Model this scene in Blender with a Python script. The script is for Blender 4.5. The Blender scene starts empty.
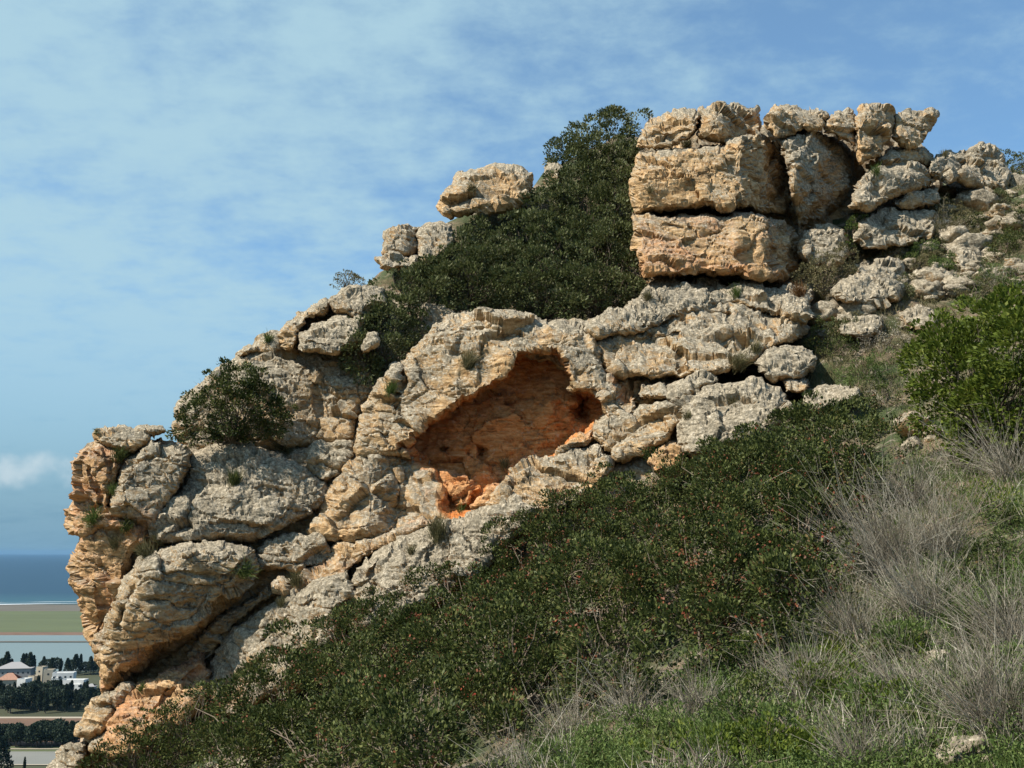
import bpy, math, random
import numpy as np
from mathutils import Vector
R = math.radians
rng = np.random.default_rng(7)
random.seed(7)
scene = bpy.context.scene
COL = scene.collection

# ------------------------------------------------------------------ camera
F = 1000.0                       # focal length in pixels of a 1024 px wide frame
PITCH = math.atan(168 / F)
cam_d = bpy.data.cameras.new('camera'); cam = bpy.data.objects.new('camera', cam_d); COL.objects.link(cam)
cam_d.sensor_width = 36; cam_d.lens = 36 * F / 1024; cam_d.clip_start = 0.1; cam_d.clip_end = 80000
cam.location = (0, 0, 0); cam.rotation_euler = (R(90) + PITCH, 0, 0)
scene.camera = cam
# ------------------------------------------------------------------ light
SUN_AZ = (-0.84, -0.38); SUN_EL = R(48)
scene.view_settings.view_transform = 'Standard'; scene.view_settings.look = 'None'
scene.view_settings.exposure = 0.66; scene.view_settings.gamma = 1
world = bpy.data.worlds.new('World'); scene.world = world; world.use_nodes = True
nt = world.node_tree; N = nt.nodes; L = nt.links; N.clear()
wo = N.new('ShaderNodeOutputWorld'); bg = N.new('ShaderNodeBackground'); bg.inputs[1].default_value = 0.075
sky = N.new('ShaderNodeTexSky'); sky.sky_type = 'NISHITA'; sky.sun_disc = False
sky.sun_elevation = SUN_EL; sky.sun_rotation = math.atan2(SUN_AZ[0], SUN_AZ[1]) % (2 * math.pi)
sky.air_density = 1.0; sky.dust_density = 0.2; sky.ozone_density = 2.2
L.new(bg.outputs[0], wo.inputs[0])
def wmath(op, a, b=None, c=None, clamp=False):
    n = N.new('ShaderNodeMath'); n.operation = op; n.use_clamp = clamp
    for i, s in enumerate((a, b, c)):
        if s is None: continue
        if isinstance(s, (int, float)): n.inputs[i].default_value = s
        else: L.new(s, n.inputs[i])
    return n.outputs[0]
tc = N.new('ShaderNodeTexCoord'); sep = N.new('ShaderNodeSeparateXYZ'); L.new(tc.outputs['Generated'], sep.inputs[0])
zz = wmath('ADD', wmath('MAXIMUM', sep.outputs[2], 0.0), 0.22)
cx = wmath('DIVIDE', sep.outputs[0], zz); cy = wmath('DIVIDE', sep.outputs[1], zz)
cmb = N.new('ShaderNodeCombineXYZ'); L.new(cx, cmb.inputs[0]); L.new(cy, cmb.inputs[1])
def wnoise(scale, det, rough, stretch=(1, 1, 1), off=(0, 0, 0), dist=0.0):
    mp = N.new('ShaderNodeMapping'); L.new(cmb.outputs[0], mp.inputs[0]); mp.inputs['Scale'].default_value = stretch; mp.inputs['Location'].default_value = off
    n = N.new('ShaderNodeTexNoise'); n.inputs['Scale'].default_value = scale; n.inputs['Detail'].default_value = det
    n.inputs['Roughness'].default_value = rough; n.inputs['Distortion'].default_value = dist; L.new(mp.outputs[0], n.inputs[0]); return n.outputs[0]
n1 = wnoise(0.8, 3, 0.5, off=(3.1, 1.2, 0)); n2 = wnoise(4.0, 9, 0.60, stretch=(1.0, 1.15, 1), off=(0.4, 0, 0), dist=0.15)
n3 = wnoise(13.0, 7, 0.6, stretch=(1, 1.2, 1))
cl = wmath('ADD', wmath('ADD', wmath('MULTIPLY', n1, 0.9), wmath('MULTIPLY', n2, 1.15)), wmath('MULTIPLY', n3, 0.75))
# cloud veil thicker towards the west (left), thin in the east
lr = wmath('MULTIPLY', sep.outputs[0], -0.66)
cl = wmath('ADD', cl, lr)
mr = N.new('ShaderNodeMapRange'); mr.interpolation_type = 'SMOOTHSTEP'; L.new(cl, mr.inputs[0])
mr.inputs[1].default_value = 1.00; mr.inputs[2].default_value = 1.80; mr.inputs[3].default_value = 0.20; mr.inputs[4].default_value = 0.92
# the veil thins out close to the horizon
hz = N.new('ShaderNodeMapRange'); hz.interpolation_type = 'SMOOTHSTEP'; L.new(sep.outputs[2], hz.inputs[0])
hz.inputs[1].default_value = -0.02; hz.inputs[2].default_value = 0.28; hz.inputs[3].default_value = 0.25; hz.inputs[4].default_value = 1.0
fac = wmath('MULTIPLY', mr.outputs[0], hz.outputs[0])
tint = N.new('ShaderNodeMix'); tint.data_type = 'RGBA'; tint.blend_type = 'MULTIPLY'; tint.inputs[0].default_value = 1.0
L.new(sky.outputs[0], tint.inputs[6]); tint.inputs[7].default_value = (0.85, 1.25, 1.46, 1)
mx = N.new('ShaderNodeMix'); mx.data_type = 'RGBA'; L.new(fac, mx.inputs[0]); 
hb = N.new('ShaderNodeMapRange'); hb.interpolation_type = 'SMOOTHSTEP'; L.new(sep.outputs[2], hb.inputs[0])
hb.inputs[1].default_value = 0.0; hb.inputs[2].default_value = 0.30; hb.inputs[3].default_value = 1.0; hb.inputs[4].default_value = 0.0
low = N.new('ShaderNodeMix'); low.data_type = 'RGBA'; L.new(hb.outputs[0], low.inputs[0]); L.new(tint.outputs[2], low.inputs[6]); low.inputs[7].default_value = (1.15, 2.45, 3.6, 1)
L.new(low.outputs[2], mx.inputs[6])
mx.inputs[7].default_value = (3.75, 5.6, 6.5, 1)
# one small cumulus low over the sea
dz = wmath('DIVIDE', wmath('SUBTRACT', sep.outputs[2], 0.072), 0.020)
az = N.new('ShaderNodeMath'); az.operation = 'ARCTAN2'; L.new(sep.outputs[0], az.inputs[0]); L.new(sep.outputs[1], az.inputs[1])
dxx = None; dx = wmath('DIVIDE', wmath('SUBTRACT', az.outputs[0], -0.452), 0.045)
dd = wmath('ADD', wmath('MULTIPLY', dz, dz), wmath('MULTIPLY', dx, dx))
mpc = N.new('ShaderNodeTexNoise'); mpc.inputs['Scale'].default_value = 38; mpc.inputs['Detail'].default_value = 6; L.new(tc.outputs['Generated'], mpc.inputs[0])
cum = N.new('ShaderNodeMapRange'); cum.interpolation_type = 'SMOOTHSTEP'
L.new(wmath('ADD', wmath('MULTIPLY', dd, -0.35), mpc.outputs[0]), cum.inputs[0])
cum.inputs[1].default_value = 0.15; cum.inputs[2].default_value = 0.62; cum.inputs[3].default_value = 0; cum.inputs[4].default_value = 0.75
mx2 = N.new('ShaderNodeMix'); mx2.data_type = 'RGBA'; L.new(cum.outputs[0], mx2.inputs[0]); L.new(mx.outputs[2], mx2.inputs[6]); mx2.inputs[7].default_value = (5.2, 6.2, 6.7, 1)
L.new(mx2.outputs[2], bg.inputs[0])
sd = bpy.data.lights.new('sun', 'SUN'); sd.energy = 5.0; sd.angle = R(0.5); sd.color = (1.0, 0.93, 0.82)
sun = bpy.data.objects.new('sun', sd); COL.objects.link(sun)
sdir = Vector((SUN_AZ[0], SUN_AZ[1], 0)).normalized() * math.cos(SUN_EL) + Vector((0, 0, math.sin(SUN_EL)))
sun.rotation_euler = sdir.to_track_quat('Z', 'Y').to_euler()

# ------------------------------------------------------------------ geometry maths
SP, CP = math.sin(PITCH), math.cos(PITCH)
def P3(u, v, t):
    u = np.asarray(u, float); v = np.asarray(v, float); t = np.asarray(t, float)
    a = (u - 512) / F; b = (384 - v) / F
    return np.stack([a * t, (CP - b * SP) * t, (SP + b * CP) * t], -1)
def proj(P):
    d = P[..., 1] * CP + P[..., 2] * SP; up = -P[..., 1] * SP + P[..., 2] * CP
    return 512 + F * P[..., 0] / d, 384 - F * up / d, d
def _h(ix, iy, iz, s):
    n = (ix.astype(np.int64) * 374761393 + iy.astype(np.int64) * 668265263 + iz.astype(np.int64) * 2147483647 + s * 1274126177) & 0xffffffff
    n = ((n ^ (n >> 13)) * 1274126177) & 0xffffffff; n = (n ^ (n >> 16)) * 2246822519 & 0xffffffff
    return ((n ^ (n >> 15)) & 0xffffff) / float(0xffffff)
def vnoise(P, s=0):
    I = np.floor(P); f = P - I; f = f * f * f * (f * (f * 6 - 15) + 10); o = 0
    for dx in (0, 1):
        for dy in (0, 1):
            for dz in (0, 1):
                w = (f[:, 0] if dx else 1 - f[:, 0]) * (f[:, 1] if dy else 1 - f[:, 1]) * (f[:, 2] if dz else 1 - f[:, 2])
                o = o + w * _h(I[:, 0] + dx, I[:, 1] + dy, I[:, 2] + dz, s)
    return o * 2 - 1
def fbm(P, octv=4, s=0, g=0.5):
    o = 0; a = 1; k = 0
    for i in range(octv):
        o = o + a * vnoise(P * 2.03 ** i + 17.3 * i, s + i); k += a; a *= g
    return o / k
def worley(P, s=0):
    I = np.floor(P); d1 = np.full(len(P), 9.0); d2 = d1.copy(); c = np.zeros(len(P)); tl = np.zeros(len(P))
    for dx in (-1, 0, 1):
        for dy in (-1, 0, 1):
            for dz in (-1, 0, 1):
                q = I + (dx, dy, dz)
                fp = np.stack([_h(q[:, 0], q[:, 1], q[:, 2], s + 11 + k) for k in range(3)], -1)
                d = np.sqrt(((q + fp - P) ** 2).sum(1)); val = _h(q[:, 0], q[:, 1], q[:, 2], s + 20)
                rv = np.stack([_h(q[:, 0], q[:, 1], q[:, 2], s + 31 + k) for k in range(3)], -1) - 0.5
                nw = d < d1; tl = np.where(nw, ((P - q - fp) * rv).sum(1), tl); d2 = np.where(nw, d1, np.minimum(d2, d)); c = np.where(nw, val, c); d1 = np.where(nw, d, d1)
    return d1, d2, c, tl
def sstep(a, b, x):
    q = np.clip((x - a) / (b - a), 0, 1); return q * q * (3 - 2 * q)
def rbf_fit(X, z, lam=0.0):
    X = np.asarray(X, float); z = np.asarray(z, float)
    D = np.sqrt(((X[:, None] - X[None]) ** 2).sum(-1)); n = len(X)
    A = np.zeros((n + 3, n + 3)); A[:n, :n] = D - lam * np.eye(n); A[:n, n] = 1; A[:n, n + 1:] = X; A[n:, :n] = A[:n, n:].T
    w = np.linalg.solve(A, np.concatenate([z, np.zeros(3)]))
    def ev(Q):
        Q = np.asarray(Q, float); out = np.empty(len(Q))
        for i in range(0, len(Q), 50000):
            q = Q[i:i + 50000]; D = np.sqrt(((q[:, None] - X[None]) ** 2).sum(-1)); out[i:i + 50000] = D @ w[:n] + w[n] + q @ w[n + 1:]
        return out
    return ev

# ------------------------------------------------------------------ object helpers
def tag(o, label=None, cat=None, group=None, kind=None):
    if label: o['label'] = label
    if cat: o['category'] = cat
    if group: o['group'] = group
    if kind: o['kind'] = kind
    return o
def mesh_np(name, V, faces, mat, parent=None, smooth=True, attrs=None, origin=None):
    V = np.asarray(V, float)
    if origin is None: origin = np.array([V[:, 0].mean(), V[:, 1].mean(), V[:, 2].min()]) if parent is None else np.zeros(3)
    me = bpy.data.meshes.new(name); faces = np.asarray(faces, np.int32); k = faces.shape[1]
    me.vertices.add(len(V)); me.vertices.foreach_set('co', (V - origin).astype(np.float32).ravel())
    me.loops.add(faces.size); me.loops.foreach_set('vertex_index', faces.ravel())
    me.polygons.add(len(faces)); me.polygons.foreach_set('loop_start', np.arange(0, faces.size, k, dtype=np.int32))
    me.polygons.foreach_set('loop_total', np.full(len(faces), k, np.int32))
    me.polygons.foreach_set('use_smooth', np.full(len(faces), smooth, bool))
    for an, av in (attrs or {}).items():
        a = me.attributes.new(an, 'FLOAT', 'POINT'); a.data.foreach_set('value', np.asarray(av, np.float32))
    me.update(calc_edges=True); me.validate()
    if mat: me.materials.append(mat)
    o = bpy.data.objects.new(name, me); COL.objects.link(o)
    if parent is not None: o.parent = parent
    else: o.location = origin
    return o
def empty(name, loc):
    o = bpy.data.objects.new(name, None); COL.objects.link(o); o.location = loc; return o

# ------------------------------------------------------------------ materials
def new_mat(name):
    m = bpy.data.materials.new(name); m.use_nodes = True; t = m.node_tree; b = t.nodes['Principled BSDF']; return m, t, b
class NT:
    def __init__(s, t): s.t = t
    def n(s, ty, **kw):
        x = s.t.nodes.new(ty)
        for k, v in kw.items():
            if isinstance(k, str) and hasattr(x, k): setattr(x, k, v)
        return x
    def l(s, a, b): s.t.links.new(a, b)
    def noise(s, vec, sc, det=4, ro=0.55, dist=0):
        x = s.t.nodes.new('ShaderNodeTexNoise'); x.inputs['Scale'].default_value = sc; x.inputs['Detail'].default_value = det
        x.inputs['Roughness'].default_value = ro; x.inputs['Distortion'].default_value = dist; s.l(vec, x.inputs['Vector']); return x.outputs[0]
    def m(s, op, a, b=None, clamp=False):
        x = s.t.nodes.new('ShaderNodeMath'); x.operation = op; x.use_clamp = clamp
        for i, q in enumerate((a, b)):
            if q is None: continue
            if isinstance(q, (int, float)): x.inputs[i].default_value = q
            else: s.l(q, x.inputs[i])
        return x.outputs[0]
    def ramp(s, fac, stops):
        x = s.t.nodes.new('ShaderNodeValToRGB'); e = x.color_ramp.elements
        while len(e) < len(stops): e.new(0.5)
        for q, (p, c) in zip(e, stops): q.position = p; q.color = (*c, 1)
        s.l(fac, x.inputs[0]); return x.outputs[0]
    def mix(s, fac, a, b, bt='MIX'):
        x = s.t.nodes.new('ShaderNodeMix'); x.data_type = 'RGBA'; x.blend_type = bt
        for i, q in ((0, fac), (6, a), (7, b)):
            if isinstance(q, (int, float)): x.inputs[i].default_value = q
            elif isinstance(q, tuple): x.inputs[i].default_value = (*q, 1)
            else: s.l(q, x.inputs[i])
        return x.outputs[2]
    def mr(s, v, a, b, c=0.0, d=1.0):
        x = s.t.nodes.new('ShaderNodeMapRange'); x.inputs[1].default_value = a; x.inputs[2].default_value = b
        x.inputs[3].default_value = c; x.inputs[4].default_value = d; s.l(v, x.inputs[0]); return x.outputs[0]
def rock_mat():
    m, t, b = new_mat('limestone'); g = NT(t)
    geo = g.n('ShaderNodeNewGeometry'); pos = geo.outputs['Position']
    mp = g.n('ShaderNodeMapping'); mp.inputs['Scale'].default_value = (1, 1, 3.2); g.l(pos, mp.inputs[0]); lay = mp.outputs[0]
    a1 = g.n('ShaderNodeAttribute'); a1.attribute_name = 'grey'; a2 = g.n('ShaderNodeAttribute'); a2.attribute_name = 'stain'
    nb = g.noise(pos, 0.9, 6, 0.6, 0.4); nm = g.noise(lay, 3.0, 8, 0.65, 0.3); nf = g.noise(pos, 11, 8, 0.7); nff = g.noise(pos, 24, 6, 0.75)
    tan = g.ramp(nm, [(0.28, (0.19, 0.11, 0.048)), (0.43, (0.38, 0.245, 0.118)), (0.55, (0.52, 0.37, 0.20)), (0.70, (0.68, 0.55, 0.37))])
    gry = g.ramp(nf, [(0.30, (0.085, 0.075, 0.052)), (0.43, (0.20, 0.18, 0.135)), (0.55, (0.37, 0.335, 0.255)), (0.68, (0.66, 0.61, 0.50))])
    org = g.ramp(nm, [(0.3, (0.30, 0.075, 0.016)), (0.48, (0.54, 0.205, 0.055)), (0.7, (0.68, 0.39, 0.18))])
    sp = g.n('ShaderNodeSeparateXYZ'); g.l(geo.outputs['Normal'], sp.inputs[0])
    gf = g.m('ADD', g.m('ADD', g.m('MULTIPLY', a1.outputs['Fac'], 1.0), g.m('MULTIPLY', g.m('SUBTRACT', nb, 0.5), 2.4)), g.m('MULTIPLY', sp.outputs[2], 0.6))
    gf = g.m('ADD', gf, g.m('MULTIPLY', g.m('SUBTRACT', nf, 0.5), 1.1))
    c = g.mix(g.mr(gf, 0.20, 0.66), tan, gry)
    of = g.m('ADD', g.m('ADD', a2.outputs['Fac'], g.m('MULTIPLY', g.m('SUBTRACT', nb, 0.5), 1.2)), g.m('MULTIPLY', g.m('SUBTRACT', nm, 0.5), 0.9))
    c = g.mix(g.mr(of, 0.24, 0.85, 0, 0.92), c, org)
    # lichen and dark weathering specks
    v = g.n('ShaderNodeTexVoronoi'); v.inputs['Scale'].default_value = 7; g.l(pos, v.inputs['Vector'])
    sc = g.mix(g.mr(g.m('ADD', g.noise(pos, 1.5, 9, 0.72), g.m('MULTIPLY', nff, 0.25)), 0.655, 0.78, 0, 0.72), c, (0.085, 0.08, 0.06))
    # pale fresh lichen crusts
    sc = g.mix(g.mr(g.noise(pos, 4.6, 9, 0.75, 0.6), 0.58, 0.70, 0, 0.55), sc, (0.66, 0.62, 0.53))
    # pits
    sc = g.mix(g.mr(nff, 0.36, 0.30, 0, 0.55), sc, (0.10, 0.075, 0.045))
    sc = g.mix(1.0, sc, (1.0, 0.94, 0.90), 'MULTIPLY')
    g.l(sc, b.inputs['Base Color']); b.inputs['Roughness'].default_value = 0.95; b.inputs['Specular IOR Level'].default_value = 0.15
    hsum = g.m('ADD', g.m('ADD', g.m('MULTIPLY', nf, 0.9), g.m('MULTIPLY', nm, 1.0)), g.m('MULTIPLY', nff, 0.6))
    bp = g.n('ShaderNodeBump'); bp.inputs['Strength'].default_value = 0.8; bp.inputs['Distance'].default_value = 0.07
    g.l(hsum, bp.inputs['Height']); g.l(bp.outputs[0], b.inputs['Normal']); return m
ROCK = rock_mat()
def ground_mat():
    m, t, b = new_mat('hill_soil'); g = NT(t); geo = g.n('ShaderNodeNewGeometry'); pos = geo.outputs['Position']
    na = g.noise(pos, 0.7, 6, 0.6); nb = g.noise(pos, 5, 8, 0.65); nc = g.noise(pos, 22, 6, 0.7)
    soil = g.ramp(nb, [(0.3, (0.07, 0.05, 0.03)), (0.5, (0.16, 0.115, 0.07)), (0.7, (0.29, 0.22, 0.145))])
    grn = g.ramp(nc, [(0.3, (0.018, 0.028, 0.008)), (0.6, (0.055, 0.075, 0.022)), (0.8, (0.12, 0.12, 0.05))])
    c = g.mix(g.mr(na, 0.42, 0.56), soil, grn)
    stone = g.ramp(nc, [(0.3, (0.15, 0.12, 0.085)), (0.7, (0.36, 0.31, 0.24))])
    c = g.mix(g.mr(g.noise(pos, 1.7, 7, 0.6, 0.5), 0.56, 0.62), c, stone)
    g.l(c, b.inputs['Base Color']); b.inputs['Roughness'].default_value = 1
    bp = g.n('ShaderNodeBump'); bp.inputs['Strength'].default_value = 0.9; bp.inputs['Distance'].default_value = 0.12
    g.l(g.m('ADD', nb, g.m('MULTIPLY', nc, 0.4)), bp.inputs['Height']); g.l(bp.outputs[0], b.inputs['Normal']); return m
def leaf_mat(name, stops, trans=0.25, rough=0.55, spec=0.18):
    m, t, b = new_mat(name); g = NT(t); geo = g.n('ShaderNodeNewGeometry')
    n = g.noise(geo.outputs['Position'], 1.3, 3, 0.6)
    f = g.m('ADD', g.m('MULTIPLY', geo.outputs['Random Per Island'], 0.75), g.m('MULTIPLY', g.m('SUBTRACT', n, 0.5), 0.9)); f = g.m('ADD', f, 0.12)
    c = g.ramp(f, [(p_, tuple(x * 0.92 for x in c_)) for p_, c_ in stops]); g.l(c, b.inputs['Base Color']); b.inputs['Roughness'].default_value = rough; b.inputs['Specular IOR Level'].default_value = spec
    tr = g.n('ShaderNodeBsdfTranslucent'); g.l(c, tr.inputs[0]); ms = g.n('ShaderNodeMixShader'); ms.inputs[0].default_value = trans
    g.l(b.outputs[0], ms.inputs[1]); g.l(tr.outputs[0], ms.inputs[2]); g.l(ms.outputs[0], t.nodes['Material Output'].inputs[0]); return m
def plain_mat(name, col, rough=0.8, noise_sc=None, amt=0.3, spec=0.3, stretch=(1, 1, 1)):
    col = tuple(x * 0.78 for x in col)
    m, t, b = new_mat(name); g = NT(t)
    if noise_sc:
        geo = g.n('ShaderNodeNewGeometry'); mp = g.n('ShaderNodeMapping'); mp.inputs['Scale'].default_value = stretch; g.l(geo.outputs['Position'], mp.inputs[0])
        n = g.noise(mp.outputs[0], noise_sc, 5, 0.6)
        g.l(g.ramp(n, [(0.25, tuple(x * (1 - amt) for x in col)), (0.75, tuple(min(1, x * (1 + amt)) for x in col))]), b.inputs['Base Color'])
    else: b.inputs['Base Color'].default_value = (*col, 1)
    b.inputs['Roughness'].default_value = rough; b.inputs['Specular IOR Level'].default_value = spec; return m
SOIL = ground_mat()
M_LENT = leaf_mat('leaf_dark_olive', [(0.0, (0.016, 0.024, 0.007)), (0.35, (0.036, 0.052, 0.013)), (0.65, (0.082, 0.102, 0.026)), (0.85, (0.16, 0.175, 0.055)), (1, (0.15, 0.09, 0.04))], 0.2)
M_CLIFFB = leaf_mat('leaf_grey_olive', [(0.0, (0.03, 0.042, 0.013)), (0.35, (0.070, 0.088, 0.028)), (0.7, (0.14, 0.155, 0.062)), (1, (0.17, 0.165, 0.10))], 0.2)
M_BRIGHT = leaf_mat('leaf_bright_green', [(0.0, (0.035, 0.058, 0.008)), (0.4, (0.078, 0.11, 0.014)), (0.75, (0.135, 0.175, 0.025)), (1, (0.22, 0.23, 0.05))], 0.3)
M_HERB = leaf_mat('leaf_herb_green', [(0.0, (0.045, 0.075, 0.018)), (0.4, (0.085, 0.13, 0.032)), (0.75, (0.14, 0.19, 0.055)), (1, (0.22, 0.24, 0.09))], 0.3)
M_TUFT = leaf_mat('leaf_dry_olive', [(0.0, (0.06, 0.058, 0.028)), (0.4, (0.12, 0.115, 0.05)), (0.75, (0.21, 0.18, 0.09)), (1, (0.31, 0.26, 0.15))], 0.25)
M_RUST = leaf_mat('leaf_rust', [(0.0, (0.07, 0.03, 0.01)), (0.5, (0.20, 0.10, 0.035)), (1, (0.33, 0.20, 0.09))], 0.25)
M_BERRY = leaf_mat('berry_red', [(0.0, (0.07, 0.03, 0.014)), (0.5, (0.15, 0.055, 0.026)), (0.85, (0.21, 0.075, 0.038)), (1, (0.40, 0.055, 0.03))], 0.1)
M_TWIG = leaf_mat('twig_dry_grey', [(0.0, (0.10, 0.084, 0.06)), (0.4, (0.245, 0.21, 0.158)), (0.75, (0.41, 0.372, 0.295)), (1, (0.66, 0.61, 0.51))], 0.1, 0.8, 0.2)
M_BARK = plain_mat('bark_grey', (0.16, 0.125, 0.09), 0.9, 6, 0.4)
M_FAR = leaf_mat('leaf_far_conifer', [(0.0, (0.010, 0.022, 0.012)), (0.5, (0.020, 0.036, 0.020)), (1, (0.045, 0.062, 0.032))], 0.1, 0.7, 0.2)

# ------------------------------------------------------------------ hill terrain (a height field in world space)
gpts = [(1000, 768, 7.5), (700, 768, 8.8), (500, 775, 11.5), (300, 800, 15.5), (100, 830, 20), (1000, 650, 10.5), (1120, 600, 11), (1000, 540, 14.5), (850, 660, 11.5),
        (850, 560, 15.2), (1000, 450, 20), (920, 440, 21.5), (720, 600, 15.5), (700, 540, 19), (500, 640, 19), (560, 720, 14), (400, 700, 18), (300, 720, 20.5), (180, 760, 23),
        (880, 425, 24), (700, 490, 25.4), (600, 530, 25.8), (500, 580, 26), (400, 620, 26.2), (300, 680, 26.5), (200, 740, 27.2), (60, 830, 26.5), (120, 790, 27),
        (850, 388, 26.3), (960, 380, 25.2), (1060, 360, 25), (1000, 300, 30.2), (860, 300, 31.3), (910, 340, 28.4), (950, 220, 37), (1010, 178, 42), (1060, 170, 43), (870, 245, 35.2), (980, 262, 34),
        (790, 290, 33.5), (700, 295, 34), (640, 300, 33.5), (560, 330, 33), (450, 340, 32), (350, 360, 31.5), (330, 440, 31), (230, 455, 31.3), (180, 520, 31.5),
        (600, 200, 38), (540, 200, 37.2), (480, 230, 36), (420, 270, 34.5), (620, 135, 41), (400, 262, 34.4), (450, 225, 35.8), (490, 207, 36.8), (535, 197, 37.6), (378, 284, 33.6), (700, 140, 42), (840, 150, 42), (560, 260, 34.5), (640, 230, 36.5)]
gp = P3(*np.array(gpts).T)
extra = [(-12.8, 27, -9), (-14, 34, -9), (-15, 20, -9), (-12, 12, -7), (-16, 45, -16), (-24, 60, -34), (-9, 42, 4), (-4, 45, 11), (-8, 60, 0), (5, 55, 12), (20, 60, 19), (40, 60, 24), (30, 45, 20),
         (0, 0, -1.75), (6, 0, -0.8), (-6, 0, -4.5), (-8, 8, -5), (0, -12, -4), (12, 8, 1.5), (16, 20, 5.5), (22, 30, 12), (40, 20, 12), (40, -10, 6), (20, -20, 0),
         (-20, 0, -16), (-40, 20, -36), (-60, 60, -60), (-30, -20, -28), (-110, 40, -91.5), (-110, 150, -91.5), (-110, -100, -91.5), (-140, 200, -91.5),
         (0, 100, -8), (40, 110, 8), (80, 60, 24), (120, 0, 20), (120, 160, 0), (0, 200, -80), (-50, 200, -91.5), (-60, 120, -72), (0, -110, -50), (80, -110, -20)]
gp = np.concatenate([gp, np.array(extra, float)])
hfun = rbf_fit(gp[:, :2], gp[:, 2], 0.15)
def axis(lo, hi, f0, f1, fine, coarse):
    return np.unique(np.concatenate([np.arange(lo, f0, coarse), np.arange(f0, f1, fine), np.arange(f1, hi + 1, coarse)]))
ax = axis(-140, 140, -16, 26, 0.22, 5.0); ay = axis(-110, 200, 3, 50, 0.22, 5.0)
GX, GY = np.meshgrid(ax, ay); Q = np.stack([GX.ravel(), GY.ravel()], -1)
HZ = hfun(Q)
Q3 = np.stack([Q[:, 0], Q[:, 1], HZ], -1)
near = (np.abs(Q[:, 0]) < 40) & (Q[:, 1] < 60) & (Q[:, 1] > -20)
HZ = HZ + np.where(near, 0.28 * fbm(Q3 * 0.6, 4, 3) + 0.10 * fbm(Q3 * 2.4, 3, 9), 0)
HZ = np.maximum(HZ, -92.0)
# the hill must stay below its own rocky skyline on the seaward side
sky_u = np.array([-400, 60, 105, 120, 170, 185, 240, 300, 345, 380, 400, 440, 480, 530, 545, 570, 630, 760, 860, 940, 960, 1010, 1100]); sky_v = np.array([1400, 1000, 800, 470, 450, 435, 370, 330, 305, 272, 262, 226, 207, 192, 170, 145, 125, 135, 170, 190, 172, 176, 160])
for _ in range(2):
    uu, vv, dd_ = proj(np.stack([Q[:, 0], Q[:, 1], HZ], -1)); lim = np.interp(uu, sky_u, sky_v)
    bad = (dd_ > 23) & (vv < lim)
    zt = P3(uu, lim, dd_)
    HZ = np.where(bad, HZ - np.maximum((lim - vv), 0) / F * dd_ * 1.02, HZ)
HG = HZ.reshape(GX.shape)
ny_, nx_ = HG.shape
idx = np.arange(nx_ * ny_).reshape(ny_, nx_)
fc = np.stack([idx[:-1, :-1], idx[:-1, 1:], idx[1:, 1:], idx[1:, :-1]], -1).reshape(-1, 4)
hill = mesh_np('hillside', np.stack([GX.ravel(), GY.ravel(), HZ], -1), fc, SOIL, origin=np.zeros(3)); tag(hill, kind='structure')
def ground_z(x, y):
    x = np.clip(x, ax[0], ax[-1] - 1e-3); y = np.clip(y, ay[0], ay[-1] - 1e-3)
    i = np.clip(np.searchsorted(ax, x, 'right') - 1, 0, nx_ - 2); j = np.clip(np.searchsorted(ay, y, 'right') - 1, 0, ny_ - 2)
    fx = (x - ax[i]) / (ax[i + 1] - ax[i]); fy = (y - ay[j]) / (ay[j + 1] - ay[j])
    return (HG[j, i] * (1 - fx) + HG[j, i + 1] * fx) * (1 - fy) + (HG[j + 1, i] * (1 - fx) + HG[j + 1, i + 1] * fx) * fy

# ------------------------------------------------------------------ the rock face: depth of the crag at each bearing
tp = [(70, 520, 26.4), (100, 440, 26.9), (100, 690, 26.0), (60, 770, 25.4), (200, 450, 27.2), (200, 560, 26.0), (150, 620, 25.7), (200, 650, 26.4), (300, 610, 25.5), (330, 500, 27.0), (300, 560, 26.2),
      (400, 570, 25.0), (450, 530, 25.3), (520, 500, 25.6), (400, 480, 26.8), (240, 445, 27.4), (330, 445, 27.8), (250, 390, 28.2), (300, 340, 29.4), (350, 290, 30.6), (400, 400, 28.0), (450, 330, 28.9), (500, 380, 27.6),
      (560, 330, 28.9), (600, 400, 27.3), (620, 440, 26.5), (700, 400, 26.3), (760, 400, 26.0), (830, 390, 26.4), (900, 425, 22.6), (700, 330, 29.0), (780, 320, 29.2), (640, 290, 30.2), (700, 275, 31.6), (700, 210, 32.5),
      (640, 150, 34.0), (750, 120, 34.6), (820, 200, 33.5), (800, 270, 32.2), (870, 200, 35.2), (870, 120, 37.5), (900, 250, 33.8), (960, 250, 34.6), (990, 160, 41.5), (1010, 200, 39), (900, 300, 31.2), (960, 330, 29),
      (480, 190, 34.8), (400, 240, 33.5), (540, 170, 36.2), (920, 160, 37.5)]
tp = np.array(tp); Tfun = rbf_fit(tp[:, :2] / 100, tp[:, 2], 0.02)
def T(u, v): 
    u = np.atleast_1d(np.asarray(u, float)); v = np.atleast_1d(np.asarray(v, float)); return Tfun(np.stack([u, v], -1) / 100)
def chaikin(p, n=1):
    for _ in range(n):
        q = np.roll(p, -1, 0); p = np.stack([p * 0.86 + q * 0.14, p * 0.14 + q * 0.86], 1).reshape(-1, 2)
    return p
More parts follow.
